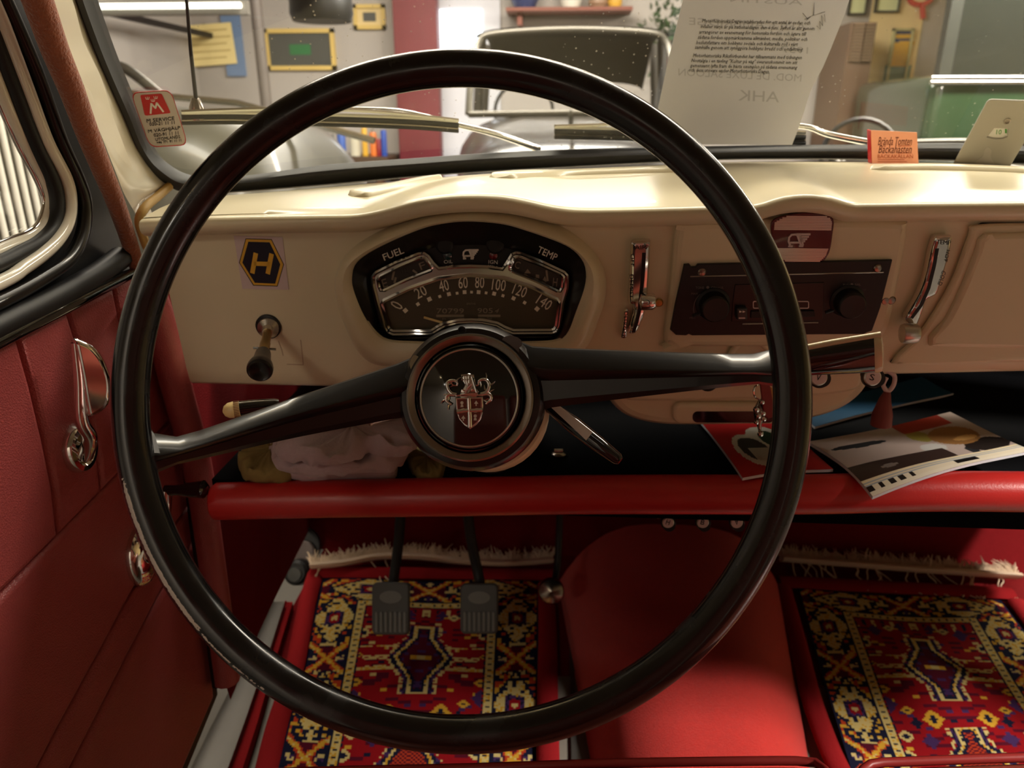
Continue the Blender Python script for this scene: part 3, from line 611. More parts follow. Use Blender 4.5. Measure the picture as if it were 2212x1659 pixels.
# ------------------------------------------------------------------ steering wheel
tl_ = math.radians(20)
WF = Fr(PD(999, 867, .46), (1, 0, 0), (0, math.sin(tl_), math.cos(tl_)))
wl_, wr_, wt_, wb_ = WF.l(241, 867), WF.l(1758, 867), WF.l(999, 112), WF.l(999, 1622)
WF = Fr(WF.w((wl_.x + wr_.x) / 2, (wt_.y + wb_.y) / 2), WF.u, WF.v)
Ro = ((wr_.x - wl_.x) + (wt_.y - wb_.y)) / 4; Ri = (WF.l(999, 188).y - WF.l(999, 1548).y) / 2; Rm = (Ro + Ri) / 2; rt_ = (Ro - Ri) / 2
wm = bpy.data.materials.new('worn_black_rim'); wm.use_nodes = True; nt = wm.node_tree; b_ = nt.nodes['Principled BSDF']
b_.inputs['Roughness'].default_value = .2; b_.inputs['Coat Weight'].default_value = .25
def nd(t, **k):
    n = nt.nodes.new(t)
    for a, v in k.items(): setattr(n, a, v)
    return n
def mth(op, a, b=None):
    n = nd('ShaderNodeMath', operation=op)
    for i, x in enumerate((a, b)):
        if x is None: continue
        if isinstance(x, (int, float)): n.inputs[i].default_value = x
        else: nt.links.new(x, n.inputs[i])
    return n.outputs[0]
aw = nd('ShaderNodeAttribute', attribute_name='wear'); tcn = nd('ShaderNodeTexCoord'); nz = nd('ShaderNodeTexNoise'); nz.inputs['Scale'].default_value = 420; nz.inputs['Detail'].default_value = 3
nt.links.new(tcn.outputs['Object'], nz.inputs['Vector'])
nz2 = nd('ShaderNodeTexNoise'); nz2.inputs['Scale'].default_value = 38; nz2.inputs['Detail'].default_value = 6; nt.links.new(tcn.outputs['Object'], nz2.inputs['Vector'])
wv = mth('ADD', aw.outputs['Fac'], mth('MULTIPLY', mth('SUBTRACT', nz.outputs['Fac'], .5), .9))
msk = mth('GREATER_THAN', wv, .5)
mxc = nd('ShaderNodeMix', data_type='RGBA'); mxc.inputs[6].default_value = lin((13, 13, 14)); mxc.inputs[7].default_value = lin((196, 188, 178))
nt.links.new(msk, mxc.inputs[0]); nt.links.new(mxc.outputs[2], b_.inputs['Base Color'])
mr_ = nd('ShaderNodeMapRange'); mr_.inputs[1].default_value = .4; mr_.inputs[2].default_value = .7; mr_.inputs[3].default_value = .16; mr_.inputs[4].default_value = .36
nt.links.new(nz2.outputs['Fac'], mr_.inputs[0]); nt.links.new(mr_.outputs[0], b_.inputs['Roughness'])
sw = thing('steering_wheel', 'large thin black two spoke steering wheel with chrome ringed crest hub', 'steering wheel', WF.w(0, 0, -.075))
NS, NT = 360, 72; vs, fs, wear = [], [], []
for i in range(NS):
    a = 2 * math.pi * i / NS; ca, sa = math.cos(a), math.sin(a)
    for j in range(NT):
        b = 2 * math.pi * j / NT; cb, sb = math.cos(b), math.sin(b)
        k = 1 - .035 * math.cos(3 * b + .5) - .03 * math.cos(2 * b)
        r = Rm + rt_ * 1.02 * k * cb; vs.append((r * ca, r * sa, rt_ * .95 * k * sb))
        d = math.degrees(a); bb = math.degrees(b)
        s = min(1, 2.6 * max(0, 1 - abs(d - 209) / 19)) * min(1, 1.8 * max(0, 1 - abs(bb - 68) / 12))
        s2 = .55 * min(1, 2 * max(0, 1 - abs(d - 231) / 12)) * min(1, 1.8 * max(0, 1 - abs(bb - 62) / 8))
        s3 = .30 * min(1, 2 * max(0, 1 - abs(d - 268) / 12)) * max(0, 1 - abs(bb - 80) / 22)
        wear.append(min(.85, max(s * .8, s2, s3)))
for i in range(NS):
    for j in range(NT): fs.append((i * NT + j, ((i + 1) % NS) * NT + j, ((i + 1) % NS) * NT + (j + 1) % NT, i * NT + (j + 1) % NT))
rimo = mesh('wheel_rim', vs, fs, wm, sw, WF.m)
at_ = rimo.data.attributes.new('wear', 'FLOAT', 'POINT'); at_.data.foreach_set('value', wear)
def spoke(up, rg, lo, h0, h1):
    n = 14; U = resample(cr([V((a, b, 0)) for a, b in up], 6), n, False); Rg = resample(cr([V((a, b, 0)) for a, b in rg], 6), n, False); Lo = resample(cr([V((a, b, 0)) for a, b in lo], 6), n, False)
    loops = []
    for i in range(n):
        t = i / (n - 1); h = lerp(h0, h1, t ** 1.15); f = lambda p, q, s, dh: WF.l(lerp(p.x, q.x, s), lerp(p.y, q.y, s), h + dh)
        u, r, l = U[i], Rg[i], Lo[i]
        loops.append([f(u, r, 0, -.010), f(u, r, .06, -.007), f(u, r, .9, .004), f(u, r, 1, .0045), f(r, l, .12, .003), f(r, l, .3, -.002), f(r, l, .8, -.003), f(r, l, 1, -.007), f(u, l, .8, -.018), f(u, l, .2, -.018)])
    return loft('wheel_spoke', loops, black, sw, caps=True, m=WF.m, sharp=28)
spoke([(905, 765), (860, 785), (640, 857), (430, 930), (365, 944), (325, 930), (305, 895)], [(892, 830), (860, 838), (640, 895), (440, 960), (370, 980), (330, 985), (300, 985)], [(885, 900), (860, 903), (640, 945), (450, 988), (380, 1004), (338, 1022), (312, 1060)], -.072, -.002)
spoke([(1105, 730), (1150, 748), (1300, 755), (1500, 762), (1630, 764), (1675, 752), (1700, 715)], [(1140, 792), (1170, 797), (1400, 801), (1600, 803), (1660, 803), (1690, 803), (1718, 803)], [(1150, 892), (1180, 882), (1400, 855), (1600, 833), (1660, 830), (1690, 842), (1708, 875)], -.072, -.002)
HF = Fr(WF.m @ WF.l(1017, 859, -.070), WF.u, WF.v)
def hr(px): return (HF.l(1017 + px, 859) - HF.l(1017, 859)).length
lathe('hub_boss', [(hr(150), -.05), (hr(160), -.03), (hr(163), -.012), (hr(160), -.004), (hr(150), .001), (hr(134), .003), (0, .003)], black, sw, HF, 72)
# screw hole in the boss
lathe('boss_screw', [(hr(9), -.001), (hr(9), .0012), (hr(6.5), .0012), (hr(5.5), -.0015), (0, -.0015)], blackm, sw, Fr(HF.m @ HF.l(998, 714, .0022), HF.u, HF.v), 16)
plate('paint_patch', [[(1089, 728), (1106, 725), (1124, 733), (1128, 745), (1121, 752), (1120, 763), (1108, 752), (1096, 744), (1085, 737)]], mat('grey_worn_paint', (96, 96, 98), .4), sw, HF, .0014, .0006, smooth=3)
plate('paint_patch', [[(893, 768), (903, 770), (909, 777), (900, 790), (890, 800), (885, 786)]], mat('bare_worn_paint', (150, 138, 110), .4), sw, HF, .0012, .0006, smooth=3)
hn = lathe('chrome_horn_ring', [(hr(137), .001), (hr(138), .005), (hr(136), .0078), (hr(132), .0085), (hr(126), .0072), (hr(119), .0062), (hr(116), .004)], chromed, sw, HF, 96)
cap = lathe('horn_button', [(hr(117), .003), (hr(114), .0085), (hr(111), .0092), (hr(108), .0085), (hr(106), .0085), (hr(103), .0108), (hr(80), .0128), (hr(40), .0146), (0, .0152)], blackg, sw, HF, 96)
tube('silver_line', [HF.w(hr(103) * math.cos(a), hr(103) * math.sin(a), .0108) for a in [i * math.pi / 48 for i in range(96)]], .0007, chromeb, cap, 6, True)
def zc(a, b): return (840 + a / 6.144, 680 + b / 6.144)
cz = .0150
cst = plate('crest_shield', [[zc(*p) for p in ((878, 1095), (1060, 1092), (1250, 1082), (1252, 1180), (1248, 1300), (1220, 1390), (1165, 1460), (1080, 1522), (1000, 1470), (930, 1390), (895, 1300), (884, 1200))]], chrome, cap, HF, cz - .0008, .0034, .0009, label='chrome shield with four brown enamel quarters')
for q in (((908, 1122), (1035, 1118), (1038, 1248), (915, 1250)), ((1088, 1116), (1222, 1112), (1220, 1240), (1092, 1245)), ((920, 1308), (1042, 1300), (1050, 1475), (985, 1430), (935, 1370)), ((1098, 1298), (1222, 1295), (1205, 1370), (1160, 1430), (1104, 1475))):
    plate('enamel_quarter', [[zc(*p) for p in q]], crestred, cst, HF, cz + .0022, .0009)
for L in ([(1062, 1108), (1066, 1240), (1075, 1360), (1074, 1490)], [(905, 1292), (1000, 1268), (1080, 1272), (1245, 1262)]):
    tube('shield_cross_bar', [HF.m @ HF.l(*zc(*p), cz + .0032) for p in L], .0018, chrome, cst, 8)
for c, k in (((970, 1180), 0), ((1158, 1170), 1), ((988, 1368), 1), ((1146, 1355), 0)):
    if k == 0: g = [circ(c[0], c[1] - 12, 22, 12), [(c[0] - 14, c[1] + 12), (c[0] + 14, c[1] + 12), (c[0] + 20, c[1] + 46), (c[0] - 20, c[1] + 46)]]
    else: g = [[(c[0] - 28, c[1] + 10), (c[0], c[1] - 32), (c[0] + 28, c[1] + 10), (c[0] + 6, c[1] + 12), (c[0] + 8, c[1] + 40), (c[0] - 8, c[1] + 40), (c[0] - 6, c[1] + 12)]]
    for L in g: plate('silver_charge', [[zc(*p) for p in L]], white, cst, HF, cz + .0031, .0007, .0002)
plate('crest_base_bar', [[zc(*p) for p in ((880, 1068), (940, 1060), (960, 1038), (1160, 1030), (1185, 1055), (1238, 1050), (1240, 1082), (1170, 1078), (1150, 1092), (960, 1096), (940, 1080), (882, 1085))]], chrome, cap, HF, cz - .0006, .0032, .001, smooth=2)
hel = plate('crest_helmet', [[zc(*p) for p in ((945, 1040), (965, 990), (1000, 930), (985, 900), (962, 870), (960, 835), (985, 795), (1050, 768), (1110, 785), (1135, 815), (1145, 900), (1160, 970), (1185, 1035))]], chrome, cap, HF, cz - .001, .0062, .0026, smooth=3)
for L in ([(960, 803), (1045, 797), (1132, 806)], [(1000, 815), (1003, 880), (1020, 912)], [(1030, 815), (1032, 885), (1042, 910)], [(1062, 815), (1066, 880), (1064, 910)], [(1100, 820), (1130, 920), (1165, 1030)], [(962, 855), (1020, 862), (1080, 858)], [(1010, 1030), (1050, 960), (1100, 920)], [(1050, 1030), (1090, 990), (1110, 950)]):
    tube('helmet_ridge', [HF.m @ HF.l(*zc(*p), cz + .0052) for p in L], .0008, chrome, hel, 6)
for L in ([(900, 1060), (830, 1040), (785, 980), (775, 910), (810, 880), (870, 875), (910, 900), (905, 940)], [(870, 1060), (800, 1060), (760, 1090), (765, 1140), (800, 1170), (835, 1190)], [(1220, 1055), (1290, 1030), (1325, 970), (1325, 910), (1290, 865), (1230, 860), (1190, 890), (1190, 930)], [(1240, 1055), (1310, 1045), (1355, 1080), (1350, 1130), (1310, 1160), (1290, 1185)]):
    q = cr([HF.m @ HF.l(*zc(*p), cz + .001) for p in L], 5); sc = tube('crest_scroll', q, [lerp(.0016, .0009, i / (len(q) - 1)) for i in range(len(q))], chrome, cap, 10)
    g = []
    for i in range(6, len(q), 7):
        t = (q[min(i + 1, len(q) - 1)] - q[i - 1]).normalized(); nn = t.cross(HF.n); s = 1 if (i // 7) % 3 else -1
        g.append(tubegeo([q[i], q[i] + nn * s * .0026 + t * .0008, q[i] + nn * s * .0044 + t * .0024], [.0008, .0006, .0002], 5))
    if g: mesh('scroll_thorns', *join(g), chrome, sc)
# ------------------------------------------------------------------ steering column and its stalks
hub = HF.w(0, 0, -.03)
cdir = V((0, math.cos(tl_), -math.sin(tl_)))
col = thing('steering_column', 'dark steering column tube with cream collar behind the wheel hub', 'steering column', hub + cdir * .62)
lathe('column_tube', [(0, 0), (.026, 0), (.026, .62), (0, .62)], blackm, col, axis(hub + cdir * .02, cdir), 32)
lathe('column_collar', [(.030, 0), (.046, .004), (.050, .012), (.048, .05), (.03, .06)], cream, col, axis(hub + cdir * .022 + V((.006, 0, -.012)), cdir), 40)
sg = thing('indicator_stalk', 'turn signal stalk with ribbed ivory tip above the left spoke', 'stalk', hub + cdir * .05)
def mk(p, y): return PY(p[0], p[1], y)
p0 = hub + cdir * .05; p1 = mk((640, 871), .57); p2 = mk((603, 873), .566); p3 = mk((518, 883), .555); p4 = mk((481, 889), .55)
tube('stalk_rod', [p0, p1], .004, chrome, sg, 10); tube('stalk_sleeve', [p2, p2.lerp(p3, .1), p2.lerp(p3, .6), p3], [.0042, .0052, .0062, .0064], blackg, sg, 16)
tube('ivory_tip', [p3, p3.lerp(p4, .3), p3.lerp(p4, .65), p3.lerp(p4, .9), p4], [.0068, .0070, .0064, .0042, .001], ivory, sg, 20)
tp = sg.children[-1]
vd = (p4 - p3).normalized()
mesh('tip_grooves', *join([tubegeo([p3 + vd * .0004 + q * .0068, p3 + vd * .0045 + q * .0072], .0003, 4) for q in [(V((0, 0, 1)).cross(vd).normalized() * math.cos(a) + V((0, 0, 1)) * math.sin(a)) for a in [i * math.pi / 16 for i in range(32)]]]), brownink, tp)
lw = thing('column_control_rod', 'thin chrome rod poking out below the left spoke beside the hub', 'rod', mk((880, 893), .545))
q0, q1 = mk((905, 885), .56), mk((803, 913), .535); tube('rod', [q0, q1], .0019, chromeb, lw, 8); tube('end_bead', [q1, q1 + (q1 - q0).normalized() * .002], .0024, chromeb, lw, 8)
hl = thing('taped_column_lever', 'tapered black lever with white tape angled down right below the hub', 'lever', hub + cdir * .06)
a0 = hub + cdir * .07; a1 = mk((1190, 880), .55); a2 = mk((1262, 938), .535); a3 = mk((1340, 996), .52)
tube('lever_arm', [a0, a1, a1.lerp(a3, .35), a1.lerp(a3, .7), a1.lerp(a3, .96), a3], [.005, .0052, .0068, .0062, .0048, .003], blackg, hl, 16)
tv = (a3 - a1).normalized(); tu = tv.cross(V((0, -.94, .34))).normalized()
TF = Fr(a1.lerp(a3, .25) - V((0, .0070, -.0015)), tv, -tu if tu.z < 0 else tu)
plate('white_tape', [[(1184, 874), (1199, 869), (1280, 933), (1266, 951)]], white, hl, TF, .0, .0008)
gr = thing('gear_lever', 'column gear lever with flared black handle and clear edge behind the right rim', 'gear lever', hub + cdir * .08)
b0_ = hub + cdir * .09 + V((.03, 0, 0)); b1_ = mk((1560, 800), .57); b2_ = mk((1690, 785), .562); b3_ = mk((1888, 763), .55); b4_ = mk((1908, 762), .548)
tube('lever_arm', [b0_, b0_.lerp(b1_, .5) + V((0, .02, 0)), b1_, b2_], .006, chrome, gr, 12)
up_ = (0, -.34, .94)
hd = tube('black_handle', [b2_, b2_.lerp(b3_, .3), b2_.lerp(b3_, .7), b3_], [(.008, .0105), (.010, .0125), (.011, .0150), (.0112, .0165)], blackg, gr, 20, flat=up_)
ec = tube('clear_end_cap', [b3_, b3_.lerp(b4_, .3), b3_.lerp(b4_, .8), b4_], [(.0115, .0170), (.0118, .0172), (.0108, .016), (.006, .010)], clearp, gr, 20, flat=up_)
dn = (b3_ - b2_).normalized(); uu = V(up_).normalized()
tube('clear_edge_strip', [b2_ + uu * .0115, b2_.lerp(b3_, .5) + uu * .0152, b3_ + uu * .0172], .0026, clearp, gr, 8)

# ------------------------------------------------------------------ parcel shelf
sh = thing('parcel_shelf', 'red vinyl parcel shelf with padded roll edge under the dashboard', 'shelf', PY(1200, 1140, .66))
rl = [PY(a, b, .665) for a, b in ((472, 1100), (700, 1088), (1000, 1077), (1280, 1065), (1735, 1057), (2212, 1041))]
zr = sum(p.z for p in rl) / len(rl)
rl = [V((p.x, p.y, lerp(p.z, zr, .35))) for p in rl]; rl.append(V((.98, rl[-1].y, rl[-1].z)))
RL = cr(rl, 8); RL = [RL[0] - V((.006, 0, 0)), RL[0] - V((.004, 0, 0))] + RL
rr = (PY(1000, 1040, .665).z - PY(1000, 1125, .665).z) / 2
tube('padded_roll', RL, [(.008, rr * .45), (.015, rr * .75)] + [(.020, rr * .86)] * (len(RL) - 2), redv, sh, 24, flat=(0, 0, 1))
ZT = zr + .004
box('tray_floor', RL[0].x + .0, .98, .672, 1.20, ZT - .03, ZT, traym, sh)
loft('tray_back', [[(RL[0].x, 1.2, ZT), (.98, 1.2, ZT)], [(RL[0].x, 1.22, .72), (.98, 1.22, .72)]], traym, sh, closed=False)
def TZ(px, py, dz=0): return PZ(px, py, ZT + dz)
# folded cloths
def slab(name, pxs, z0, z1, mt, parent, wav=.006, seed=0, n=90):
    rnd = random.Random(seed); L = resample(cr([PZ(a, b, z0) for a, b in pxs], 5, True), n); ce = sum(L, V()) / n; loops = []
    ph = [rnd.random() * 6.28 for _ in range(6)]
    def wv(i, k): return wav * (math.sin(i * .38 + ph[0] + k) * .5 + math.sin(i * .83 + ph[1] - k) * .35 + math.sin(i * 1.7 + ph[2]) * .2)
    for k, (s, t) in enumerate(((.93, 0), (1, .15), (1.02, .5), (.99, .85), (.94, 1.0), (.7, 1.02), (.35, 1.05), (.02, 1.05))):
        loops.append([ce + (p - ce) * s + V((0, 0, lerp(z0, z1, t) - z0 + (wv(i, k) if k < 6 else wv(i, k) * .4) * (1 if t > 0 else 0))) for i, p in enumerate(L)])
    for l in loops:
        for p in l: p.z = max(p.z, ZT + .001)
    return loft(name, loops, mt, parent, caps=True, sharp=80)
fc = thing('folded_cloth', 'folded mauve grey cleaning cloths with frilled edges on the left of the tray', 'cloth', TZ(740, 1030))
slab('bottom_fold', ((600, 1030), (660, 1043), (760, 1040), (850, 1038), (858, 1010), (880, 960), (640, 950), (585, 990)), ZT + .001, ZT + .022, cloth, fc, .004, 1)
slab('middle_fold', ((604, 1022), (690, 1030), (800, 1024), (856, 1016), (880, 950), (650, 940), (596, 985)), ZT + .023, ZT + .040, cloth, fc, .006, 2)
slab('top_fold', ((600, 985), (630, 996), (700, 1010), (760, 1000), (800, 980), (840, 988), (890, 985), (900, 930), (860, 900), (700, 905), (640, 930)), ZT + .042, ZT + .058, cloth, fc, .008, 3)
yd = slab('duster', ((518, 1020), (540, 1044), (600, 1046), (640, 1030), (640, 960), (560, 965), (525, 995)), ZT + .001, ZT + .018, yelcl, None, .005, 4); tag(yd, 'crumpled yellow duster tucked beside the folded cloths', 'duster')
yd2 = slab('duster', ((900, 1035), (950, 1038), (962, 1000), (930, 975), (880, 990)), ZT + .001, ZT + .012, yelcl, None, .004, 5); tag(yd2, 'dull yellow duster showing under the wheel hub on the tray', 'duster')
tg = thing('tray_catch', 'small chrome catch on the dark tray lining below the lever', 'catch', TZ(1206, 992))
lathe('catch_base', [(.009, .0), (.009, .003), (.006, .005), (0, .005)], chromed, tg, Fr(TZ(1206, 985), (1, 0, 0), (0, 1, 0)), 16); tube('catch_bar', [TZ(1197, 974, .006), TZ(1216, 974, .006)], .0025, chrome, tg, 8)
cp = lathe('round_tin', [(.019, 0), (.020, .002), (.020, .010), (.018, .012), (0, .012)], mat('beige_tin', (120, 104, 88), .5), None, Fr(TZ(1062, 1005, .0005), (1, 0, 0), (0, 1, 0)), 28); tag(cp, 'round beige tin lying flat on the tray below the hub', 'tin')
# ---- magazines (plain generic covers)
def sheet(name, lab, quad, colf, nu, nv, droop=0, th=.004, cat='magazine'):
    t = thing(name, lab, cat, quad[0]); A, B, D, E_ = quad
    def pos(u, v):
        p = A.lerp(B, u).lerp(D.lerp(E_, u), v); f = max(0, .69 - p.y)
        return p + V((0, 0, th * .5 - droop * f * f * 8 + .002 * math.sin(u * 4 + v * 3)))
    paint_grid('front_cover', nu, nv, pos, colf, printm, t)
    def low(u, v): return pos(u, v) - V((0, 0, th * .5))
    bd_ = [low(i / 12, 0) for i in range(13)] + [low(1, i / 12) for i in range(1, 13)] + [low(1 - i / 12, 1) for i in range(1, 13)] + [low(0, 1 - i / 12) for i in range(1, 12)]
    loft('pages', [[p + V((0, 0, th * .45)) for p in bd_], [p - V((0, 0, th * .3)) for p in bd_]], paper, t, caps=False, smooth=False)
    return t
def ell(u, v, cx, cy, rx, ry): return ((u - cx) / rx) ** 2 + ((v - cy) / ry) ** 2 < 1
def rgb(*c): return lin(c)
def c_red(i, j):
    u, v = i / 60, j / 60
    if ell(u, v, .36, .35, .17, .20): return rgb(60, 60, 58) if v > .36 or u < .27 else rgb(178, 176, 166)
    if ell(u, v, .36, .34, .23, .27) or ell(u, v, .62, .45, .25, .3): return rgb(200, 198, 190) if not ell(u, v, .66, .52, .12, .14) else rgb(30, 60, 40)
    if v > .86: return rgb(60, 70, 60)
    return rgb(176, 34, 36)
def zroll(x): return at(RL, x).z + rr * .86 - ZT + .002
zro = zroll(.2)
A_, B_ = TZ(1604, 1034, zro), TZ(1800, 1014, zro); D_ = TZ(1505, 905, .006)
sheet('portrait_magazine', 'red magazine with pale cut out portraits under the car magazine on the shelf', [A_, B_, D_, D_ + (B_ - A_)], c_red, 60, 60, .1)
def c_car(i, j):
    u, v = i / 90, j / 70                       # u along the near edge, v away from it
    if v < .035: return rgb(236, 228, 206)
    if v < .10: return rgb(20, 18, 18) if (u < .3 and int(u * 34) % 2 == 0) or .52 < u < .66 else rgb(232, 222, 196)
    if v < .17: return rgb(170, 178, 184) if int(v * 90) % 2 else rgb(228, 214, 178)
    if v < .36 and u < .60: return rgb(54, 40, 36) if not ell(u, v, .2, .25, .05, .025) else rgb(120, 110, 104)
    if ell(u, v, .56, .40, .075, .10): return rgb(190, 190, 186)
    if ell(u, v, .78, .55, .15, .2): return rgb(150, 108, 62) if not ell(u, v, .82, .47, .08, .05) else rgb(206, 160, 96)
    if ell(u, v, .86, .28, .14, .14): return rgb(34, 28, 26)
    if v > .78 and .55 < u < .9: return rgb(150, 50, 34)
    if ell(u, v, .22, .72, .18, .05) or ell(u, v, .72, .2, .03, .1): return rgb(40, 42, 46)
    if ell(u, v, .6, .68, .06, .14): return rgb(150, 140, 66)
    return rgb(176, 160, 152)
n0, n1 = TZ(1888, 1058, zroll(.3) + .004), TZ(2230, 974, .034); n2 = TZ(1745, 958, .022)
sheet('car_magazine', 'magazine with a car cover hanging over the red shelf edge', [n0, n1, n2, n2 + (n1 - n0) * 1.0], c_car, 90, 70, .25)
def c_blue(i, j): return rgb(22, 58, 84)
m0, m1 = TZ(1760, 925, .002), TZ(2060, 850, .002); m2 = TZ(1700, 885, .002)
sheet('blue_folder', 'dark blue folder lying deepest on the shelf behind the magazines', [m0, m1, m2, m2 + (m1 - m0)], c_blue, 10, 10, 0, cat='folder')

# ------------------------------------------------------------------ knobs under dashboard and shelf
def pull(lab, px, py, fr, letter, r, rot=(0, -1), grp=None):
    t = thing('pull_knob', lab, 'knob', fr.m @ fr.l(px, py), grp)
    lathe('knob_body', [(r * .5, -.018), (r * .5, -.004), (r * 1.25, -.002), (r * 1.25, .004), (r * 1.05, .006), (r, .0105), (0, .0105)], blackm, t, Fr(fr.m @ fr.l(px, py, .008), fr.u, fr.v), 24)
    f2 = Fr(fr.m @ fr.l(px, py, .0175), fr.u, fr.v)
    lathe('letter_disc', [(r, .0), (r * .98, .0014), (r * .88, .002), (0, .002)], chromeb, t, f2, 24)
    lathe('disc_face', [(r * .84, .0018), (r * .84, .0023), (0, .0023)], pinkw, t, f2, 24)
    if letter: text(f2, letter, (px, py), 15 * r / .0085, 11 * r / .0085, ink, t, hh=.0024, up=rot)
KF = Fr(FA.w(0, 0, .004), FA.u, (0, .18, 1))
pull('round pull knob lettered V under the gear lever handle', 1768, 815, KF, 'V', .0078, (.25, -1))
pull('round pull knob lettered S under the clear end of the gear lever', 1884, 815, KF, 'S', .0078, (.2, -1))
pull('round pull knob half hidden by the right spoke', 1528, 822, KF, '', .0078)
LF = Fr(PY(1500, 1128, .70), (1, 0, 0), (0, .12, 1))
for ch, x in (('H', 1443), ('B', 1518), ('A', 1591)): pull('small black knob lettered %s on the bracket under the shelf' % ch, x, 1128, LF, ch, .0062, (.3, -1) if ch != 'A' else (.1, 1))
bk = plate('knob_bracket', [[(1405, 1100), (1650, 1096), (1640, 1116), (1420, 1120)]], cream, None, LF, -.008, .003); tag(bk, 'thin cream bracket carrying three knobs under the red shelf', 'bracket')

# ------------------------------------------------------------------ keys
ky = thing('key_fob', 'oxblood leather key fob with tan lining and chrome charm hanging from the ignition', 'key fob', PY(1645, 800, .66))
tube('key_ring', [PY(1641 + 13 * math.cos(a), 846 + 16 * math.sin(a), .655 + .006 * math.cos(a)) for a in [i * math.pi / 12 for i in range(24)]], .0009, chrome, ky, 6, True)
KP = Fr(PY(1670, 860, .652), (1, .1, 0), (0, 0, 1))
plate('leather_flap', [[(1642, 826), (1664, 832), (1676, 900), (1660, 905), (1650, 895)]], leath, ky, KP, 0, .003, .001)
plate('tan_lining', [[(1664, 836), (1680, 846), (1688, 870), (1686, 898), (1676, 898), (1668, 868)]], tan, ky, KP, -.004, .003, .001)
cps = [PY(1642, 862, .655), PY(1640, 875, .654), PY(1641, 888, .653), PY(1640, 903, .653), PY(1640, 918, .652), PY(1642, 935, .651)]
tube('charm_stem', cps, [.0012, .0035, .0058, .0045, .0022, .0012], chromed, ky, 12)
for x, y, r in ((1646, 868, .0028), (1634, 884, .0032), (1648, 892, .0030), (1638, 898, .0030), (1650, 905, .0026), (1634, 912, .0024), (1643, 937, .0030)):
    c = PY(x, y, .648); lathe('charm_bead', [(0, -r), (r * .7, -r * .7), (r, 0), (r * .7, r * .7), (0, r)], chrome, ky, Fr(c, (1, 0, 0), (0, 0, 1)), 12)
rdp = thing('red_pull_tag', 'tapered dull red tag on a pink loop hanging below the S knob', 'tag', PY(1910, 910, .70))
tube('cord_loop', cr([PY(a, b, .70) for a, b in ((1915, 800), (1932, 812), (1930, 832), (1918, 845), (1908, 832), (1915, 815))], 5), .0022, pinkw, rdp, 8)
q = [PY(a, b, .70) for a, b in ((1917, 846), (1912, 862), (1906, 895), (1903, 918))]; tube('tapered_tag', q, [.003, .0055, .0095, .0100], mat('dull_red_plastic', (120, 52, 46), .5), rdp, 16)

# ------------------------------------------------------------------ driver's door
dr = thing('car_door', "driver's door lined in red leather with pleats and diagonal seams", 'car door', DR.m @ DR.l(150, 1300))
topl = [(-420, 962), (0, 745), (147, 669), (278, 598), (296, 590)]
def dpl(name, pts, mt=redl, h0=-.014, th=.016, bev=.006, **k): return plate(name, [pts], mt, dr, DR, h0, th, bev, **k)
plate('door_base', [[(-700, 1000), (-700, -400), (-60, -250), (60, -60), (190, 300), (310, 590), (360, 760), (415, 1010), (470, 1500), (405, 1659), (330, 1900), (-700, 1900)],
                    [(-640, -300), (-140, -300), (-36, 20), (22, 170), (72, 300), (113, 385), (124, 440), (116, 490), (84, 523), (40, 547), (0, 567), (-200, 657), (-640, 850)]], blackm, dr, DR, -.03, .014)
dpl('pleat_panel', [(-420, 965), (0, 748), (39, 728), (68, 832), (96, 951), (116, 1052), (128, 1158), (0, 1288), (-420, 1700)])
dpl('pleat_panel', [(41, 727), (147, 672), (165, 730), (188, 830), (212, 984), (222, 1062), (130, 1156), (118, 1052), (98, 951), (70, 832)])
dpl('pleat_panel', [(149, 671), (246, 618), (262, 700), (290, 900), (300, 980), (224, 1060), (214, 984), (190, 830), (167, 730)])
dpl('pleat_panel', [(248, 617), (296, 592), (348, 740), (385, 870), (390, 890), (302, 978), (292, 900), (264, 700)])
dpl('lower_panel', [(-420, 1703), (0, 1292), (250, 1033), (390, 894), (405, 1010), (412, 1090), (375, 1142), (329, 1226), (291, 1272), (213, 1418), (130, 1570), (-40, 1900), (-420, 1900)])
dpl('lower_panel', [(-36, 1900), (134, 1570), (216, 1420), (294, 1275), (332, 1229), (378, 1145), (414, 1094), (426, 1160), (352, 1273), (277, 1418), (190, 1590), (30, 1900)])
dpl('lower_panel', [(34, 1900), (193, 1591), (280, 1420), (355, 1275), (427, 1164), (462, 1480), (464, 1505), (398, 1659), (300, 1900)])
def dtube(name, pts, r, mt, par, h=0, k=6, seg=10, flat=None): return tube(name, cr([DR.m @ DR.l(a, b, h) for a, b in pts], k), r, mt, par, seg, flat=flat)
dtube('black_waist_trim', [(-300, 896), (0, 738), (147, 663), (285, 590)], .0055, blackg, dr, .003)
dtube('black_waist_rail', [(-300, 860), (0, 705), (100, 655), (200, 600), (262, 555)], .011, blackm, dr, -.004, flat=(1, 0, 0))
dtube('outer_window_rubber', [(-120, -300), (-60, -150), (20, 20), (80, 160), (130, 300), (168, 385), (184, 440), (178, 505), (150, 560), (95, 600), (0, 652), (-250, 765)], .0062, black, dr, -.006)
wfr = dtube('white_window_frame', [(-150, -300), (-85, -150), (-8, 20), (15, 76), (58, 190), (101, 304), (142, 385), (152, 435), (146, 480), (124, 518), (92, 549), (50, 579), (0, 610), (-250, 720)], .0058, cream2, dr, -.008)
dtube('inner_window_rubber', [(-110, -150), (-36, 20), (22, 170), (72, 300), (112, 385), (124, 440), (116, 490), (84, 524), (40, 548), (0, 568), (-250, 680)], .0065, rubberd, dr, -.014)
dtube('quarter_light_frame', [(-125, -150), (-52, 20), (0, 190), (51, 304), (90, 375), (108, 420), (108, 455), (94, 493), (62, 516), (0, 540), (-250, 650)], .0050, cream2, dr, -.020)
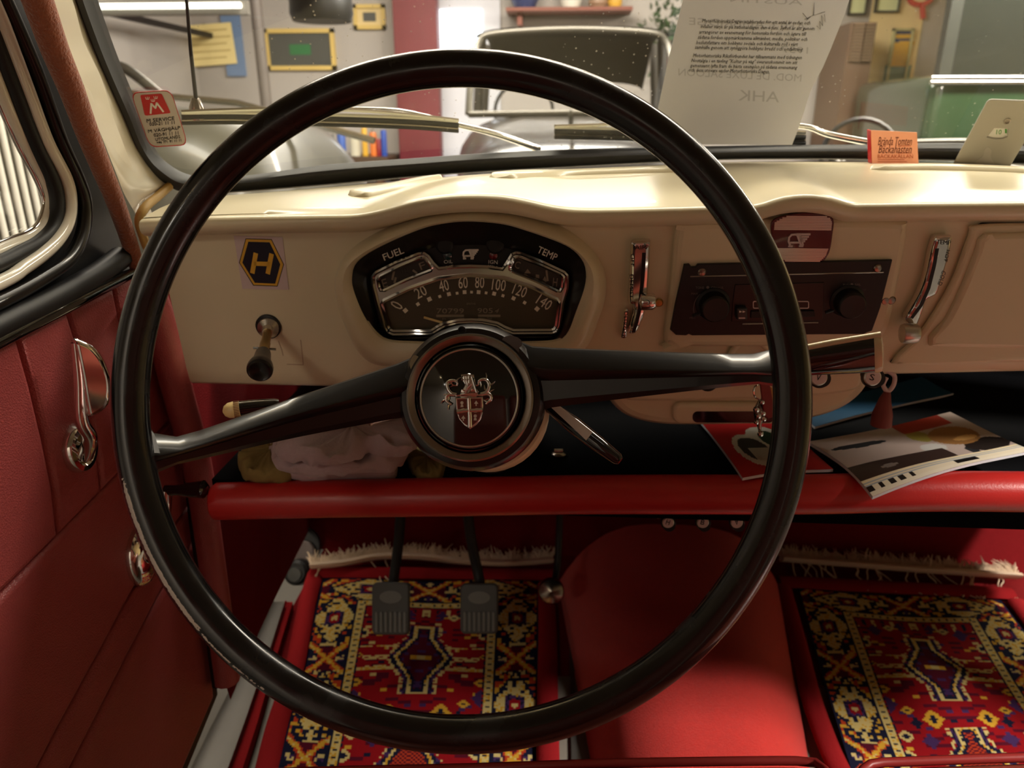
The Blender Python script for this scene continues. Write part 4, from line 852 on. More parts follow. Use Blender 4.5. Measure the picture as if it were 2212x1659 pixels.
dtube('chrome_glazing_bead', [(-140, -150), (-66, 20), (-10, 200), (38, 310), (76, 380), (95, 428), (94, 458), (80, 488), (56, 505), (0, 527), (-250, 636)], .0028, chrome, dr, -.024)
plate('quarter_light_glass', [[(-640, -280), (-120, -280), (-60, 30), (-6, 200), (40, 306), (80, 375), (98, 425), (96, 462), (60, 508), (0, 532), (-640, 790)]], pglass, dr, DR, -.032, .003)
# interior handle
hc = DR.l(166, 968, .002); HO = Fr(DR.m @ hc, DR.u, DR.v)
ew = abs(DR.l(200, 968).x - DR.l(131, 968).x) / 2; eh = abs(DR.l(166, 910).y - DR.l(166, 1024).y) / 2
lp = []
for s, h in ((1, .0), (1.0, .004), (.9, .008), (.7, .0085), (.62, .0065), (.3, .006), (.01, .006)): lp.append([V((ew * s * math.cos(a), eh * s * math.sin(a), h)) for a in [i * math.pi / 20 for i in range(40)]])
FN = Fr(DR.m @ DR.l(200, 830, .035), (.75, .66, 0), (0, 0, 1))
ha = plate('door_handle', [[(160, 735), (180, 738), (205, 752), (226, 780), (240, 822), (238, 868), (222, 890), (194, 902), (186, 880), (176, 820), (166, 770)]], chrome, dr, FN, -.004, .009, .004, smooth=4, label='chrome fin shaped handle')
loft('oval_backplate', lp, chrome, ha, m=HO.m)
s0 = HO.w(0, -eh * .3, .006); s1 = FN.m @ FN.l(176, 905); s2 = FN.m @ FN.l(172, 820); s3 = FN.m @ FN.l(163, 740)
tube('handle_stem', cr([s0, s0.lerp(s1, .5) + V((.006, 0, 0)), s1, s2, s3], 6), [lerp(.0075, .0035, i / 24) for i in range(25)], chrome, ha, 12)
wc = DR.l(303, 1200, .002); WO = Fr(DR.m @ wc, DR.u, DR.v); lp = []
for s, h in ((1, .0), (1.0, .005), (.85, .010), (.5, .013), (.01, .014)): lp.append([V((.026 * s * math.cos(a), .033 * s * math.sin(a), h)) for a in [i * math.pi / 16 for i in range(32)]])
wi = loft('window_winder', lp, chrome, dr, m=WO.m, label='chrome winder with black knob')
k0 = DR.m @ DR.l(358, 1060, .03); k1 = DR.m @ DR.l(366, 1046, .045)
tube('winder_arm', cr([WO.w(0, 0, .012), WO.w(.0, .0, .024), (WO.w(0, 0, .022)).lerp(k0, .5), k0], 5), .007, chrome, wi, 10)
tube('winder_knob', [k0, k0 + V((.012, 0, .001)), k0 + V((.030, -.002, .003)), k0 + V((.042, -.002, .004)), k0 + V((.046, -.002, .004))], [.006, .0055, .0085, .0095, .005], blackg, wi, 16)
# red trim by the door opening
dtp = thing('door_opening_trim', 'red padded trim with black seal down the door opening', 'trim', DR.m @ DR.l(480, 1480, .03))
def kx(L, x): return cr([PX(a, b, x) for a, b in L], 6)
tube('red_roll', kx([(325, 640), (352, 720), (385, 850), (425, 1000), (447, 1150), (468, 1300), (490, 1470)], -.408), .016, redl, dtp, 12)
tube('black_seal', kx([(312, 640), (338, 730), (372, 850), (405, 1000), (424, 1150), (446, 1300), (470, 1480)], -.418), .007, rubberd, dtp, 8)

# ------------------------------------------------------------------ pedals
def pedal(lab, x0, x1, y0, y1, arm, yb):
    t = thing('pedal', lab, 'pedal', PY((x0 + x1) / 2, y1, yb))
    PF = Fr(PY((x0 + x1) / 2, (y0 + y1) / 2, yb), (1, 0, 0), (0, .5, .86))
    plate('pedal_pad', [rrect(x0, y0, x1, y1, 12)], pedr, t, PF, 0, .010, .003)
    for i in range(7):
        x = lerp(x0 + 10, x1 - 10, i / 6); plate('pad_rib', [rrect(x - 3, lerp(y0, y1, .56), x + 3, y1 - 6, 2.5, 2)], mat('rib_rubber', (110, 112, 108), .5) if 'rib_rubber' not in MT else MT['rib_rubber'], t, PF, .009, .003, .0008)
    plate('pad_emblem', [[(lerp(x0, x1, .5) + 24 * math.cos(a), lerp(y0, y1, .28) + 14 * math.sin(a)) for a in [i * math.pi / 8 for i in range(16)]]], MT['rib_rubber'], t, PF, .0095, .0012, .0004)
    tube('pedal_arm', cr([PF.w(0, .0, -.004)] + [PY(a, b, y) for a, b, y in arm], 6), .009, blackm, t, 10)
pedal('clutch pedal with ribbed grey rubber pad over the patterned rug', 803, 884, 1258, 1372, [(850, 1255, 1.08), (860, 1180, 1.10), (866, 1100, 1.10), (868, 1020, 1.08)], 1.02)
pedal('brake pedal with ribbed grey rubber pad closest to the hump', 994, 1076, 1260, 1370, [(1036, 1258, 1.08), (1020, 1180, 1.10), (1010, 1100, 1.10), (1008, 1020, 1.08)], 1.02)
ac = thing('accelerator_pedal', 'round worn metal accelerator pedal on a thin rod', 'pedal', PY(1191, 1300, 1.05))
AF = Fr(PY(1191, 1276, 1.05), (1, 0, 0), (0, .45, .9)); rA = (AF.l(1219, 1276) - AF.l(1191, 1276)).length
lathe('round_pad', [(rA * .6, -.008), (rA, -.004), (rA, .002), (rA * .9, .006), (rA * .5, .010), (0, .012)], chromed, ac, AF, 28)
tube('pedal_rod', cr([AF.w(0, 0, -.005), PY(1203, 1230, 1.09), PY(1208, 1150, 1.12), PY(1210, 1060, 1.12)], 6), .006, blackm, ac, 8)
dp = thing('dip_switch', 'grey foot dip switch on the toe board left of the rug fringe', 'switch', PY(650, 1262, 1.33))
DF = Fr(PY(645, 1215, 1.33), (1, 0, 0), (0, .5, .85))
plate('switch_bracket', [rrect(622, 1168, 678, 1262, 24)], mat('grey_bracket', (112, 100, 98), .5), dp, DF, 0, .012, .003)
lathe('rubber_button', [(.028, .01), (.026, .03), (.020, .036), (0, .037)], blackm, dp, Fr(DF.m @ DF.l(650, 1235, .01), DF.u, DF.v), 24); lathe('button_cap', [(.015, .036), (.014, .042), (0, .043)], pedr, dp, Fr(DF.m @ DF.l(650, 1238, .01), DF.u, DF.v), 20)
lathe('switch_collar', [(.04, -.01), (.04, .004), (.03, .006), (0, .006)], blackm, dp, Fr(DF.m @ DF.l(652, 1180, -.012), DF.u, DF.v), 24)

# ------------------------------------------------------------------ patterned rugs
RED, NAV, YEL, CRM, MAR, ORA, PUR = [lin(c) for c in ((150, 20, 28), (26, 28, 52), (214, 166, 54), (216, 196, 128), (86, 18, 38), (190, 66, 34), (70, 44, 92))]
def hsh(a, b): return (math.sin(a * 12.9898 + b * 78.233) * 43758.5453) % 1
NK = 112
def rugcol(i, j, N=NK):
    i = min(i, N - 1 - i); x = i; h1 = hsh(i, j); h2 = hsh(i // 2, j // 2)
    if x < 1 or j < 1: return NAV
    bw = 19
    def border(a, t):                        # a across the border, t along it
        t = (t + int(h1 * 1.9)) % 60; c = abs(a - bw / 2 + .5)
        if t < 22:                           # crossed yellow bands
            d = abs(abs(t - 11) - c * 1.15)
            if d < 1.5: return YEL if h1 > .15 else CRM
            if d < 2.6: return ORA
            if abs(t - 11) > c * 1.15: return (CRM if h2 > .6 else NAV) if abs(t - 11) > 8 else MAR
            if abs(c - 6.5) < 1.6 and abs(t - 11) < 2: return CRM if h1 > .4 else PUR
            return NAV if c > 4 else MAR
        q = t - 41; e = c + abs(q) * .5      # a pale and a golden rosette in turn
        if c < 1.2 and abs(q) < 1.6: return CRM
        if c < 2.6 and abs(q) < 3.4: return RED
        if c < 4.2 and abs(q) < 5.2: return PUR if h1 > .5 else NAV
        if e < 10.5: return NAV if (h2 > .78 and abs(q) > 4) else (CRM if h1 > .25 else YEL)
        if e < 11.6: return NAV
        return YEL if h2 > .72 else (ORA if h2 > .45 else NAV)
    if x < bw + 1 and j >= bw: return border(x - 1, j + 6)
    if j < bw + 1: return border(j - 1, (i - N // 2) + 71)
    k = min(x, j) - bw - 1
    if k < 1: return NAV
    if k < 5: return NAV if (k in (2, 3) and ((j if x < j else i) % 4 == 0)) else CRM if h1 > .2 else YEL
    if k < 6: return NAV if h1 > .3 else RED
    cx = N / 2 - .5 - i; f = j - bw
    for c0, kind in ((46, 0), (112, 1), (178, 0)):
        dy = f - c0; ad = abs(dy)
        if ad < 25:
            w = 5 if ad > 15 else 5 + (15 - ad) * .55
            s = min(w - cx, (25 - ad) * .9) + (h1 - .5) * .9
            if s > -4.6:
                if s > 3.4: return (YEL if cx > 2 else CRM) if (ad < 2 and cx < 5) else ((ORA if (int(cx) + j) % 2 else MAR) if kind else (MAR if h2 > .2 else PUR))
                if s > 1.8: return NAV
                if s > .2: return CRM if h1 > .3 else YEL
                if s > -2.2: return PUR if h2 > .6 else NAV
                if s > -3.6: return CRM if h1 > .35 else RED
        if kind == 0:
            if ad < 1.3 and 8 < cx < 28: return CRM if h1 > .15 else RED
            if 5 < ad < 9 and 12 < cx < 30 and h2 > .42: return CRM if h1 > .3 else YEL
        elif ad < 1.4 and cx < 30: return YEL if h1 > .2 else NAV
    for mx, my, col, r in ((14, 14, CRM, 2.8), (22, 17, PUR, 4), (29, 28, CRM, 3.2), (29, 62, YEL, 2.6), (30, 72, PUR, 5), (12, 82, YEL, 5), (22, 76, YEL, 2.8), (27, 92, CRM, 3.4), (17, 95, PUR, 3.8), (29, 104, CRM, 3.4), (19, 130, CRM, 3.2), (27, 138, PUR, 4), (12, 146, YEL, 5), (29, 158, CRM, 3), (8, 12, PUR, 3), (30, 44, YEL, 2), (20, 84, NAV, 3)):
        d = abs(cx - mx) + abs(f - my) * .8
        if d < r * .45: return NAV if col in (CRM, YEL) else col
        if d < r: return col
    if 3 <= f - 5 < 9 and cx < 30: return ((CRM, YEL, NAV, PUR)[int(cx / 2.5) % 4]) if int(cx / 2.5) % 2 == 0 and h1 > .1 else RED
    h3 = hsh(i // 3 + 7, j // 2 + 3)
    if h3 > .93: return (NAV, PUR, CRM, YEL, MAR)[int(h3 * 997) % 5]
    return MAR if hsh(i // 6, j // 2) > .86 else RED
def rug(lab, TL, TR, BL, BR, bind_l, bind_r, fr_band, nv, seed, loose):
    t = thing('patterned_rug', lab, 'rug', PZ(*BL, .006)); zz = .012
    A = [PZ(*TL, zz), PZ(*TR, zz)]; B = [PZ(*BL, zz), PZ(*BR, zz)]
    rnd = random.Random(seed)
    def pos(u, v):
        v *= 1.35; p = A[0].lerp(A[1], u).lerp(B[0].lerp(B[1], u), v); return p + V((0, 0, .003 * math.sin(p.x * 21 + p.y * 13)))
    paint_grid('woven_pile', NK, nv, pos, rugcol, knotm, t)
    lo = [pos(u, v) for u, v in ((0, 0), (1, 0), (1, 1), (0, 1))]
    for L in (bind_l, bind_r):
        q = cr([PZ(a, b, .014) for a, b in L], 6); q.append(q[-1] + (q[-1] - q[-2]).normalized() * .2)
        tube('red_binding', q, (.017, .009), bindr, t, 10, flat=(0, 0, 1))
    a0_, a1_ = A[0] + V((-.03, .016, .004)), A[1] + V((.03, .016, .004)); tube('red_binding', [a0_, a0_.lerp(a1_, .5), a1_], (.018, .009), bindr, t, 10, flat=(0, 0, 1))
    # fringe: a woven band and loose cotton strands
    bp = cr([PZ(a, b, .03) for a, b in fr_band], 10); g = []
    tube('fringe_band', bp, (.028, .007), fringem, t, 8, flat=(0, .6, .8))
    for k in range(900):
        s = rnd.random() * (len(bp) - 1); p = bp[int(s)].lerp(bp[min(int(s) + 1, len(bp) - 1)], s % 1)
        d = V((rnd.uniform(-.7, .7), 1, rnd.uniform(-.1, .45))); L = rnd.uniform(.015, .036)
        g.append(tubegeo([p, p + d * L * .5 + V((0, 0, .004)), p + d * L + V((rnd.uniform(-.006, .006), 0, rnd.uniform(-.006, .006)))], [.0018, .0014, .0006], 4))
    for k in range(loose):
        s = rnd.random() * (len(bp) - 1); p = bp[int(s)]; q = [p]
        for w in range(5): q.append(q[-1] + V((rnd.uniform(-.012, .014), -.014, -.004 if q[-1].z > .018 else 0)))
        g.append(tubegeo(cr(q, 3), .0012, 4))
    fo = mesh('fringe_strands', *join(g), fringem, t); fo['kind'] = 'stuff'
    return t
rug('red and navy patterned rug with pale fringe under the clutch and brake pedals', (697, 1250), (1164, 1254), (600, 1659), (1160, 1659), [(682, 1238), (664, 1300), (636, 1442), (600, 1560), (578, 1651)], [(1180, 1262), (1183, 1400), (1183, 1520), (1184, 1660)], [(672, 1222), (740, 1216), (820, 1202), (900, 1202), (1000, 1212), (1100, 1216), (1192, 1210)], 176, 3, 4)
rug("matching patterned rug with folded fringe on the passenger's side of the hump", (1722, 1272), (2162, 1296), (1836, 1659), (2420, 1659), [(1690, 1268), (1720, 1380), (1750, 1500), (1785, 1600), (1812, 1660)], [(2195, 1300), (2270, 1400), (2380, 1540), (2480, 1660)], [(1688, 1206), (1760, 1212), (1860, 1220), (1960, 1228), (2080, 1236), (2196, 1244)], 176, 5, 26)

# ------------------------------------------------------------------ seats
def seat(lab, xa, xb, edge):
    t = thing('seat_cushion', lab, 'seat', (lerp(xa, xb, .5), .2, 0)); e = cr([PY(a, b, y) for a, b, y in edge], 6); e = [p for p in e]
    loops = []
    n = 40; E = resample(e, n, False)
    cx = (xa + xb) / 2
    for sc_, dy, dz in ((.94, -.035, -.36), (.985, -.012, -.30), (1.0, .0, -.15), (1.01, .004, -.05), (1.0, .002, -.012), (.985, -.008, -.002), (.96, -.03, .004), (.93, -.12, .012), (.93, -.45, .02), (.96, -.60, -.0), (.97, -.62, -.36)):
        loops.append([V((cx + (p.x - cx) * sc_, p.y + dy, max(p.z + dz, .002))) for p in E])
    loft('leather_cushion', loops, seatl, t, closed=False, sharp=70)
    for s in (0, -1):
        pass
    tube('front_piping', [p + V((0, .001, -.004)) for p in E], .0035, piping, t, 8)
    for L in (E[0], E[-1]): tube('side_piping', [L + V((0, .001, -.004)), L + V((0, -.1, .006)), L + V((0, -.5, .012))], .0035, piping, t, 8)
    box('unseen_seat_back', min(p.x for p in E) + .01, max(p.x for p in E) - .01, -.32, -.17, .36, .98, seatl, t, bev=.05)  # out of view; added to keep light from behind off the dashboard
    for s in (0, -1): mesh('side_panel', [l[s] for l in loops], [tuple(range(len(loops)))], seatl, t)
    return t
seat("driver's oxblood leather seat cushion with red piped front edge", -.36, .27, [(430, 1700, .40), (470, 1676, .45), (620, 1662, .458), (1000, 1653, .46), (1300, 1643, .46), (1600, 1638, .46), (1740, 1638, .458), (1775, 1647, .452), (1795, 1672, .43)])
seat("passenger's oxblood leather seat cushion with red piped front edge", .30, .92, [(1852, 1690, .43), (1866, 1658, .452), (1890, 1643, .458), (1960, 1639, .46), (2212, 1630, .46), (2700, 1618, .46), (2790, 1630, .452), (2810, 1660, .43)])

# ------------------------------------------------------------------ things at the windscreen
def z1(a, b): return (a / 3.95, b / 3.95)
st = thing('breakdown_service_sticker', 'grey sticker with red square M and three crowns inside the windscreen corner', 'sticker', G(380, 312, -.002))
SF = gframe(350, 258, -.001)
def rnd_poly(L, r=.22, k=4):
    o = []; n = len(L)
    for i in range(n):
        a, b, c = V(L[i - 1]), V(L[i]), V(L[(i + 1) % n])
        for t in range(k + 1): t /= k; p, q = b.lerp(a, r * (1 - t)), b.lerp(c, r * t); o.append(tuple(p.lerp(q, t)))
    return o
Q = [(1112, 790), (1460, 766), (1606, 1240), (1278, 1258)]
plate('red_border', [[z1(*p) for p in rnd_poly(Q, .18)]], stick_red, st, SF, 0, .0006)
def shr(Q, s): c = (sum(p[0] for p in Q) / 4, sum(p[1] for p in Q) / 4); return [(c[0] + (p[0] - c[0]) * s, c[1] + (p[1] - c[1]) * s) for p in Q]
plate('grey_field', [[z1(*p) for p in rnd_poly(shr(Q, .965), .18)]], mat('sticker_grey', (198, 190, 182), .4), st, SF, .0003, .0006)
plate('red_square', [[z1(*p) for p in rnd_poly([(1196, 812), (1380, 800), (1458, 965), (1236, 988)], .08)]], stick_red, st, SF, .0007, .0005)
mesh('letter_m', *join([strokegeo(SF, [z1(*p) for p in L], .0016, .0011, .0003) for L in ([(1285, 970), (1290, 880)], [(1288, 882), (1330, 925)], [(1326, 925), (1338, 874)], [(1336, 875), (1395, 955)])]), white, st, SF.m, False)
for cx, cy in ((1257, 838), (1328, 832), (1304, 857)):
    mesh('small_crown', *join([strokegeo(SF, [z1(*p) for p in L], .0005, .0011, .0003) for L in ([(cx - 16, cy - 10), (cx - 10, cy + 8), (cx + 12, cy + 8), (cx + 16, cy - 10)], [(cx + 1, cy - 12), (cx + 1, cy + 6)])]), white, st, SF.m, False)
for s, c, h, w, u in (('M SERVICE', (1370, 1020), 30, 236, (-.1, -1)), ('020-21 11 11', (1383, 1052), 28, 215, (-.08, -1)), ('M VÄGHJÄLP', (1402, 1106), 42, 276, (-.12, -1)), ('020-91 11 11', (1418, 1143), 28, 210, (-.1, -1)), ('UTOMLANDS', (1432, 1178), 26, 212, (-.13, -1)), ('+46 771 91 11 11', (1442, 1207), 22, 212, (-.1, -1))):
    text(SF, s, z1(*c), h / 3.95, w / 3.95, ink, st, hh=.0011, up=u)
# the sheet of paper
pp_ = thing('paper_notice', 'sheet of paper with printed Swedish text leaning against the windscreen', 'paper', G(1600, 315, -.01))
PF_ = gframe(1610, 180, -.012)
PL = [(1492, -60), (1475, 0), (1443, 132), (1423, 228), (1402, 312), (1515, 312), (1711, 313), (1722, 285), (1736, 244), (1752, 193), (1777, 147), (1795, 105), (1825, 30), (1838, -10), (1860, -90)]
plate('paper_sheet', [PL], paper, pp_, PF_, 0, .0005)
def z4(a, b): return (1200 + a / 3.95, b / 3.95)
lines = [('Motorhistoriska Dagen etablerades för ett antal år sedan och', (1713, 190), 925), ('infaller varje år på nationaldagen den 6 juni. Syftet är att genom', (1726, 238), 975), ('arrangörer av evenemang för historiska fordon och ägare till', (1683, 285), 915), ('sådana fordon uppmärksamma allmänhet, media, politiker och', (1682, 330), 935), ('beslutsfattare om hobbyns sociala och kulturella roll i vårt', (1635, 374), 868), ('samhälle genom att synliggöra hobbyns bredd och omfattning.', (1652, 416), 925),
         ('Motorhistoriska Riksförbundet har tillsammans med tidningen', (1638, 486), 930), ('Nostalgia i en tävling "Kultur på väg" överenskommit om att', (1612, 528), 905), ('gemensamt lyfta fram de bästa exemplen på sådana evenemang', (1606, 571), 915), ('och dess utövare under Motorhistoriska Dagen.', (1482, 608), 690)]
for s, c, w in lines: text(PF_, s, z4(*c), 42 / 3.95, w / 3.95, ink, pp_, 'printed_line', hh=.0006, th=.0001, shear=.28, up=(.02, -1), res=1)
for s, c, w, h in (('AUSTIN', (1800, 5), 620, 50), ('A50 CAMBRIDGE', (1640, 205), 1000, 62), ('1957', (2040, 425), 230, 56), ('MOD. DE LUXE SALOON', (1575, 640), 1050, 62), ('AHK', (1735, 820), 350, 90)):
    text(PF_, s, z4(*c), h / 3.95, w / 3.95, ghost, pp_, 'show_through_writing', hh=.00052, th=.00005, flip=True, up=(.05, -1))
def z55(a, b): return (1650 + a / 3.936, b / 3.936)
mesh('signature', *join([strokegeo(PF_, [z55(*p) for p in L], .0004, .0006, .0001) for L in ([(345, 165), (420, 130), (430, 20), (425, 130), (520, 100)], [(330, 110), (375, 165), (400, 140), (360, 170)], [(450, 220), (480, 250), (475, 180), (500, 220), (490, 130), (525, 190), (515, 120)])]), ink, pp_, PF_.m, False)
# orange card and parking disc standing on the dashboard top
oc = thing('orange_sweet_wrapper', 'small orange printed card box standing on the dashboard top', 'card box', G(1930, 356, -.04))
OF = Fr(G(1933, 352, -.045), (1, .0, 0), (0, -.1, 1))
plate('card_front', [[z55(*p) for p in ((912, 1108), (1302, 1126), (1316, 1400), (922, 1402))]], orange, oc, OF, 0, .0016)
plate('red_spine', [[z55(*p) for p in ((905, 1112), (916, 1108), (926, 1400), (914, 1390))]], stick_red, oc, OF, -.010, .0105)
for s, c, h, w, mt, shx in (('Brända Tomten', (1115, 1200), 70, 290, brownink, .4), ('Bäckahästen', (1115, 1268), 70, 285, brownink, .4), ('BÄCKAKÄLLAN', (1118, 1326), 38, 300, faintink, 0)):
    text(OF, s, z55(*c), h / 3.936, w / 3.936, mt, oc, hh=.0017, th=.0001, shear=shx)
mesh('small_print', *join([strokegeo(OF, [z55(x0, y), z55(x1, y)], .0007, .0017, .0001) for x0, x1, y in ((970, 1195, 1357), (968, 1215, 1375), (1140, 1250, 1240), (1138, 1258, 1301))]), faintink, oc, OF.m, False)
pk = thing('parking_disc', 'grey plastic parking disc with clock window leaning at the windscreen', 'parking disc', G(2120, 360, -.03))
KF2 = Fr(G(2135, 345, -.022), (1, -.3, 0), (0, -.58, 1))
PKO = [(1602, 1412), (1895, 870), (1915, 852), (1940, 846), (2240, 858), (2420, 870), (2090, 1422)]
WIN = [(1958, 1092), (2078, 1095), (2070, 1165), (2030, 1182), (1960, 1182), (1895, 1168)]
plate('grey_card', [[z55(*p) for p in PKO], [z55(*p) for p in WIN]], greyp, pk, KF2, 0, .0022, .0006)
dc = plate('hour_dial', [[z55(*p) for p in ((1880, 1080), (2090, 1080), (2090, 1195), (1880, 1195))]], white, pk, KF2, -.0012, .0008)
text(KF2, '10', z55(1998, 1122), 10, 12, greenp, dc, 'hour_number', hh=-.0003, shear=.15); text(KF2, '1', z55(2058, 1114), 9, 4, greenp, dc, 'hour_number', hh=-.0003)
lathe('dial_rivet', [(.0035, .002), (.0035, .0032), (.0022, .0036), (.002, .0028), (0, .0028)], chromed, pk, Fr(KF2.m @ KF2.l(*z55(2068, 1020)), KF2.u, KF2.v), 18)
plate('worn_print', [[z55(*p) for p in ((1800, 1385), (1830, 1350), (1860, 1330), (1880, 1270), (1910, 1255), (1935, 1280), (1930, 1340), (1960, 1400), (1880, 1412))]], mat('worn_grey_print', (184, 180, 170), .5), pk, KF2, .0021, .0003, smooth=3)
# wipers outside the glass
def wiper(lab, pts, yo, arm):
    t = thing('windscreen_wiper', lab, 'wiper', G(*arm[-1], .02), 'wipers outside the windscreen')
    for dy, r, mt, nm in ((-14, .0022, chrome, 'chrome_bow'), (0, .0020, chromeb, 'blade_spine'), (8, .0028, rubberd, 'blade_rubber'), (15, .0016, chromed, 'blade_edge'), (21, .0026, rubberd, 'blade_rubber')):
        q = [G(a, b + dy * (1 if nm != 'chrome_bow' else max(.15, 1 - abs(2 * i / (len(pts) - 1) - 1))), .018) for i, (a, b) in enumerate(pts)]; tube(nm, cr(q, 6), r, mt, t, 6)
    tube('wiper_arm', cr([G(a, b, .026) for a, b in arm], 5), [lerp(.0022, .0045, i / (5 * (len(arm) - 1))) for i in range(5 * (len(arm) - 1) + 1)], chrome, t, 8)
wiper('chrome wiper lying across the glass before the steering wheel', [(392, 244), (500, 243), (640, 246), (780, 250), (900, 255), (990, 262)], 0, [(700, 235), (860, 240), (1000, 272), (1080, 292), (1165, 322)])
wiper('chrome wiper lying across the glass beside the paper notice', [(1198, 275), (1290, 277), (1400, 280), (1560, 284), (1740, 288)], 0, [(1480, 270), (1600, 276), (1730, 272), (1790, 290), (1880, 308)])
ae = thing('radio_aerial', 'thin black aerial rod standing outside the windscreen', 'aerial', G(425, 228, .05))
tube('aerial_rod', [G(425, 230, .03), G(412, 110, .05), G(398, -60, .10)], [.0022, .0019, .0015], blackm, ae, 8); lathe('aerial_foot', [(.008, -.012), (.008, .0), (.004, .010), (0, .011)], chromed, ae, Fr(G(425, 234, .03), (1, 0, 0), (0, 1, 0)), 16)
# ------------------------------------------------------------------ garage
GZ = -.32
gfl = mat('concrete_floor', (92, 88, 82), .6, vary=.15, vscale=3)
wallm = mat('whitewashed_wall', (176, 169, 163), .9, vary=.10, vscale=2.2, bump=.3, bscale=12)
wally = mat('yellowed_plaster', (238, 214, 160), .9, vary=.10, vscale=3)
struct(box('floor', -3.2, 5.2, -3, 7.0, GZ - .1, GZ, gfl)); struct(box('wall_back', -3.2, 5.2, 6.9, 7.1, GZ, 2.5, wallm)); struct(box('wall_left', -3.3, -3.2, -3, 7, GZ, 2.5, wallm))
struct(box('wall_right', 5.2, 5.3, -3, 7, GZ, 2.5, wally)); struct(box('wall_rear', -3.2, 5.2, -3.1, -3, GZ, 2.5, wallm)); struct(box('ceiling', -3.2, 5.2, -3, 7, 2.5, 2.6, mat('ceiling_board', (190, 180, 160), .9)))
def lampfix(x, y, w, lab):
    t = thing('ceiling_lamp', lab, 'lamp', (x, y, 2.5)); box('lamp_housing', x - w / 2, x + w / 2, y - .1, y + .1, 2.42, 2.5, white, t)
    tube('lamp_tube', [(x - w / 2 + .05, y, 2.39), (x + w / 2 - .05, y, 2.39)], .02, mat('tube_glow', (255, 224, 170), .5, emit=12), t, 8)
lampfix(.15, 1.75, 3.0, 'long tube lamp on the garage ceiling above the bonnet'); lampfix(-.4, 4.6, 2.6, 'long tube lamp on the ceiling above the parked cars'); lampfix(-.6, -2.1, 2.0, 'added fill tube lamp on the ceiling behind the car'); lampfix(2.3, -.3, 1.2, 'short tube lamp on the ceiling beside the open passenger side'); lampfix(2.9, 4.3, 1.6, 'short tube lamp on the ceiling above the green van')  # the fixture behind the car is added to go with the fill light
BY = 6.9
def wp(px, py, y=BY): return PY(px, py, y)
def wallbox(name, x0, y0, x1, y1, mt, parent=None, y=BY, th=.03, d0=0):
    a, b = wp(x0, y1, y), wp(x1, y0, y); return box(name, a.x, b.x, y - th - d0, y - d0, a.z, b.z, mt, parent)
def picture(lab, x0, y0, x1, y1, fm, im, bw, cat='picture', y=BY, inner=None):
    a, b = wp(x0, y1, y), wp(x1, y0, y); t = thing('framed_picture', lab, cat, (a.x, y, a.z)); w = bw * y / F
    for nm, q in (('frame_bar', (a.x, b.x, a.z, a.z + w)), ('frame_bar', (a.x, b.x, b.z - w, b.z)), ('frame_bar', (a.x, a.x + w, a.z, b.z)), ('frame_bar', (b.x - w, b.x, a.z, b.z))): box(nm, q[0], q[1], y - .04, y, q[2], q[3], fm, t)
    box('picture_print', a.x + w, b.x - w, y - .02, y - .001, a.z + w, b.z - w, im, t)
    if inner: cx, cz, rx, rz = (a.x + b.x) / 2, (a.z + b.z) / 2, (b.x - a.x) * inner[0] / 2, (b.z - a.z) * inner[1] / 2; box('picture_motif', cx - rx, cx + rx, y - .024, y - .019, cz - rz, cz + rz, inner[2], t)
    return t
gold = mat('gilt_frame', (214, 184, 106), .5); dkp = mat('dark_print', (70, 72, 70), .5); beige = mat('beige_mount', (220, 196, 140), .7); greenm = mat('green_motif', (30, 110, 60), .6)
picture('gilt framed picture with a small dark motif beside the dark red post', 767, 10, 832, 64, gold, beige, 7, inner=(.4, .36, dkp))
picture('large gilt framed dark picture with a green motif below the black round lamp', 580, 62, 722, 152, gold, dkp, 8, inner=(.3, .25, greenm))
pmint = mat('pale_green_mount', (226, 232, 180), .7); blk2 = mat('frame_black', (40, 36, 30), .5)
picture('pale green certificate in a dark frame next to the second one', 1828, -30, 1876, 33, blk2, pmint, 3, y=BY - .013); picture('pale green certificate in a dark frame below the red ribbon', 1886, -34, 1948, 28, blk2, pmint, 3, y=BY - .013)
po = picture('blue poster with yellow lettering and a figure on the yellow wall', 1908, 62, 1972, 188, mat('poster_edge', (196, 190, 140), .6), mat('poster_blue', (34, 50, 100), .5), 4, y=BY - .013)
a = wp(1940, 130); box('poster_figure', a.x - .09, a.x + .08, BY - .040, BY - .033, a.z - .05, a.z + .13, yellow, po); box('poster_scene', a.x - .11, a.x + .10, BY - .038, BY - .033, a.z - .22, a.z - .04, mat('poster_green', (90, 120, 104), .6), po)
a = wp(1945, 88); PFm = Fr((a.x, BY - .0345, a.z), (1, 0, 0), (0, 0, 1)); mesh('poster_lettering', *join([strokegeo(PFm, [(-.08, .03), (.09, .03)], .03, 0, .001, px=False), strokegeo(PFm, [(-.02, -.02), (.10, -.02)], .03, 0, .001, px=False)]), yellow, po, PFm.m, False)
struct(wallbox('trim_1', 1835, -120, 2020, 330, wally, None, BY, .012))
# door with bright window, red post
dw = struct(wallbox('door_1', 955, -160, 1080, 560, mat('door_white', (206, 206, 214), .6), None, BY, .05)); 
a, b = wp(955, 110), wp(1042, 22); wn = struct(box('window_1', a.x, b.x, BY - .06, BY - .049, a.z, b.z, mat('daylight_pane', (236, 244, 255), .3, emit=2.6)))
rp_ = thing('timber_post', 'dark red timber post beside the bright door', 'post', wp(915, 330)); a, b = wp(884, 420), wp(951, -150); box('post_shaft', a.x, b.x, BY - .35, BY - .2, GZ, 2.5, mat('oxblood_timber', (104, 30, 40), .6, vary=.15, vscale=8), rp_, bev=.01)
box('post_foot', a.x - .03, b.x + .03, BY - .37, BY - .18, GZ, GZ + .15, MT['oxblood_timber'], rp_)
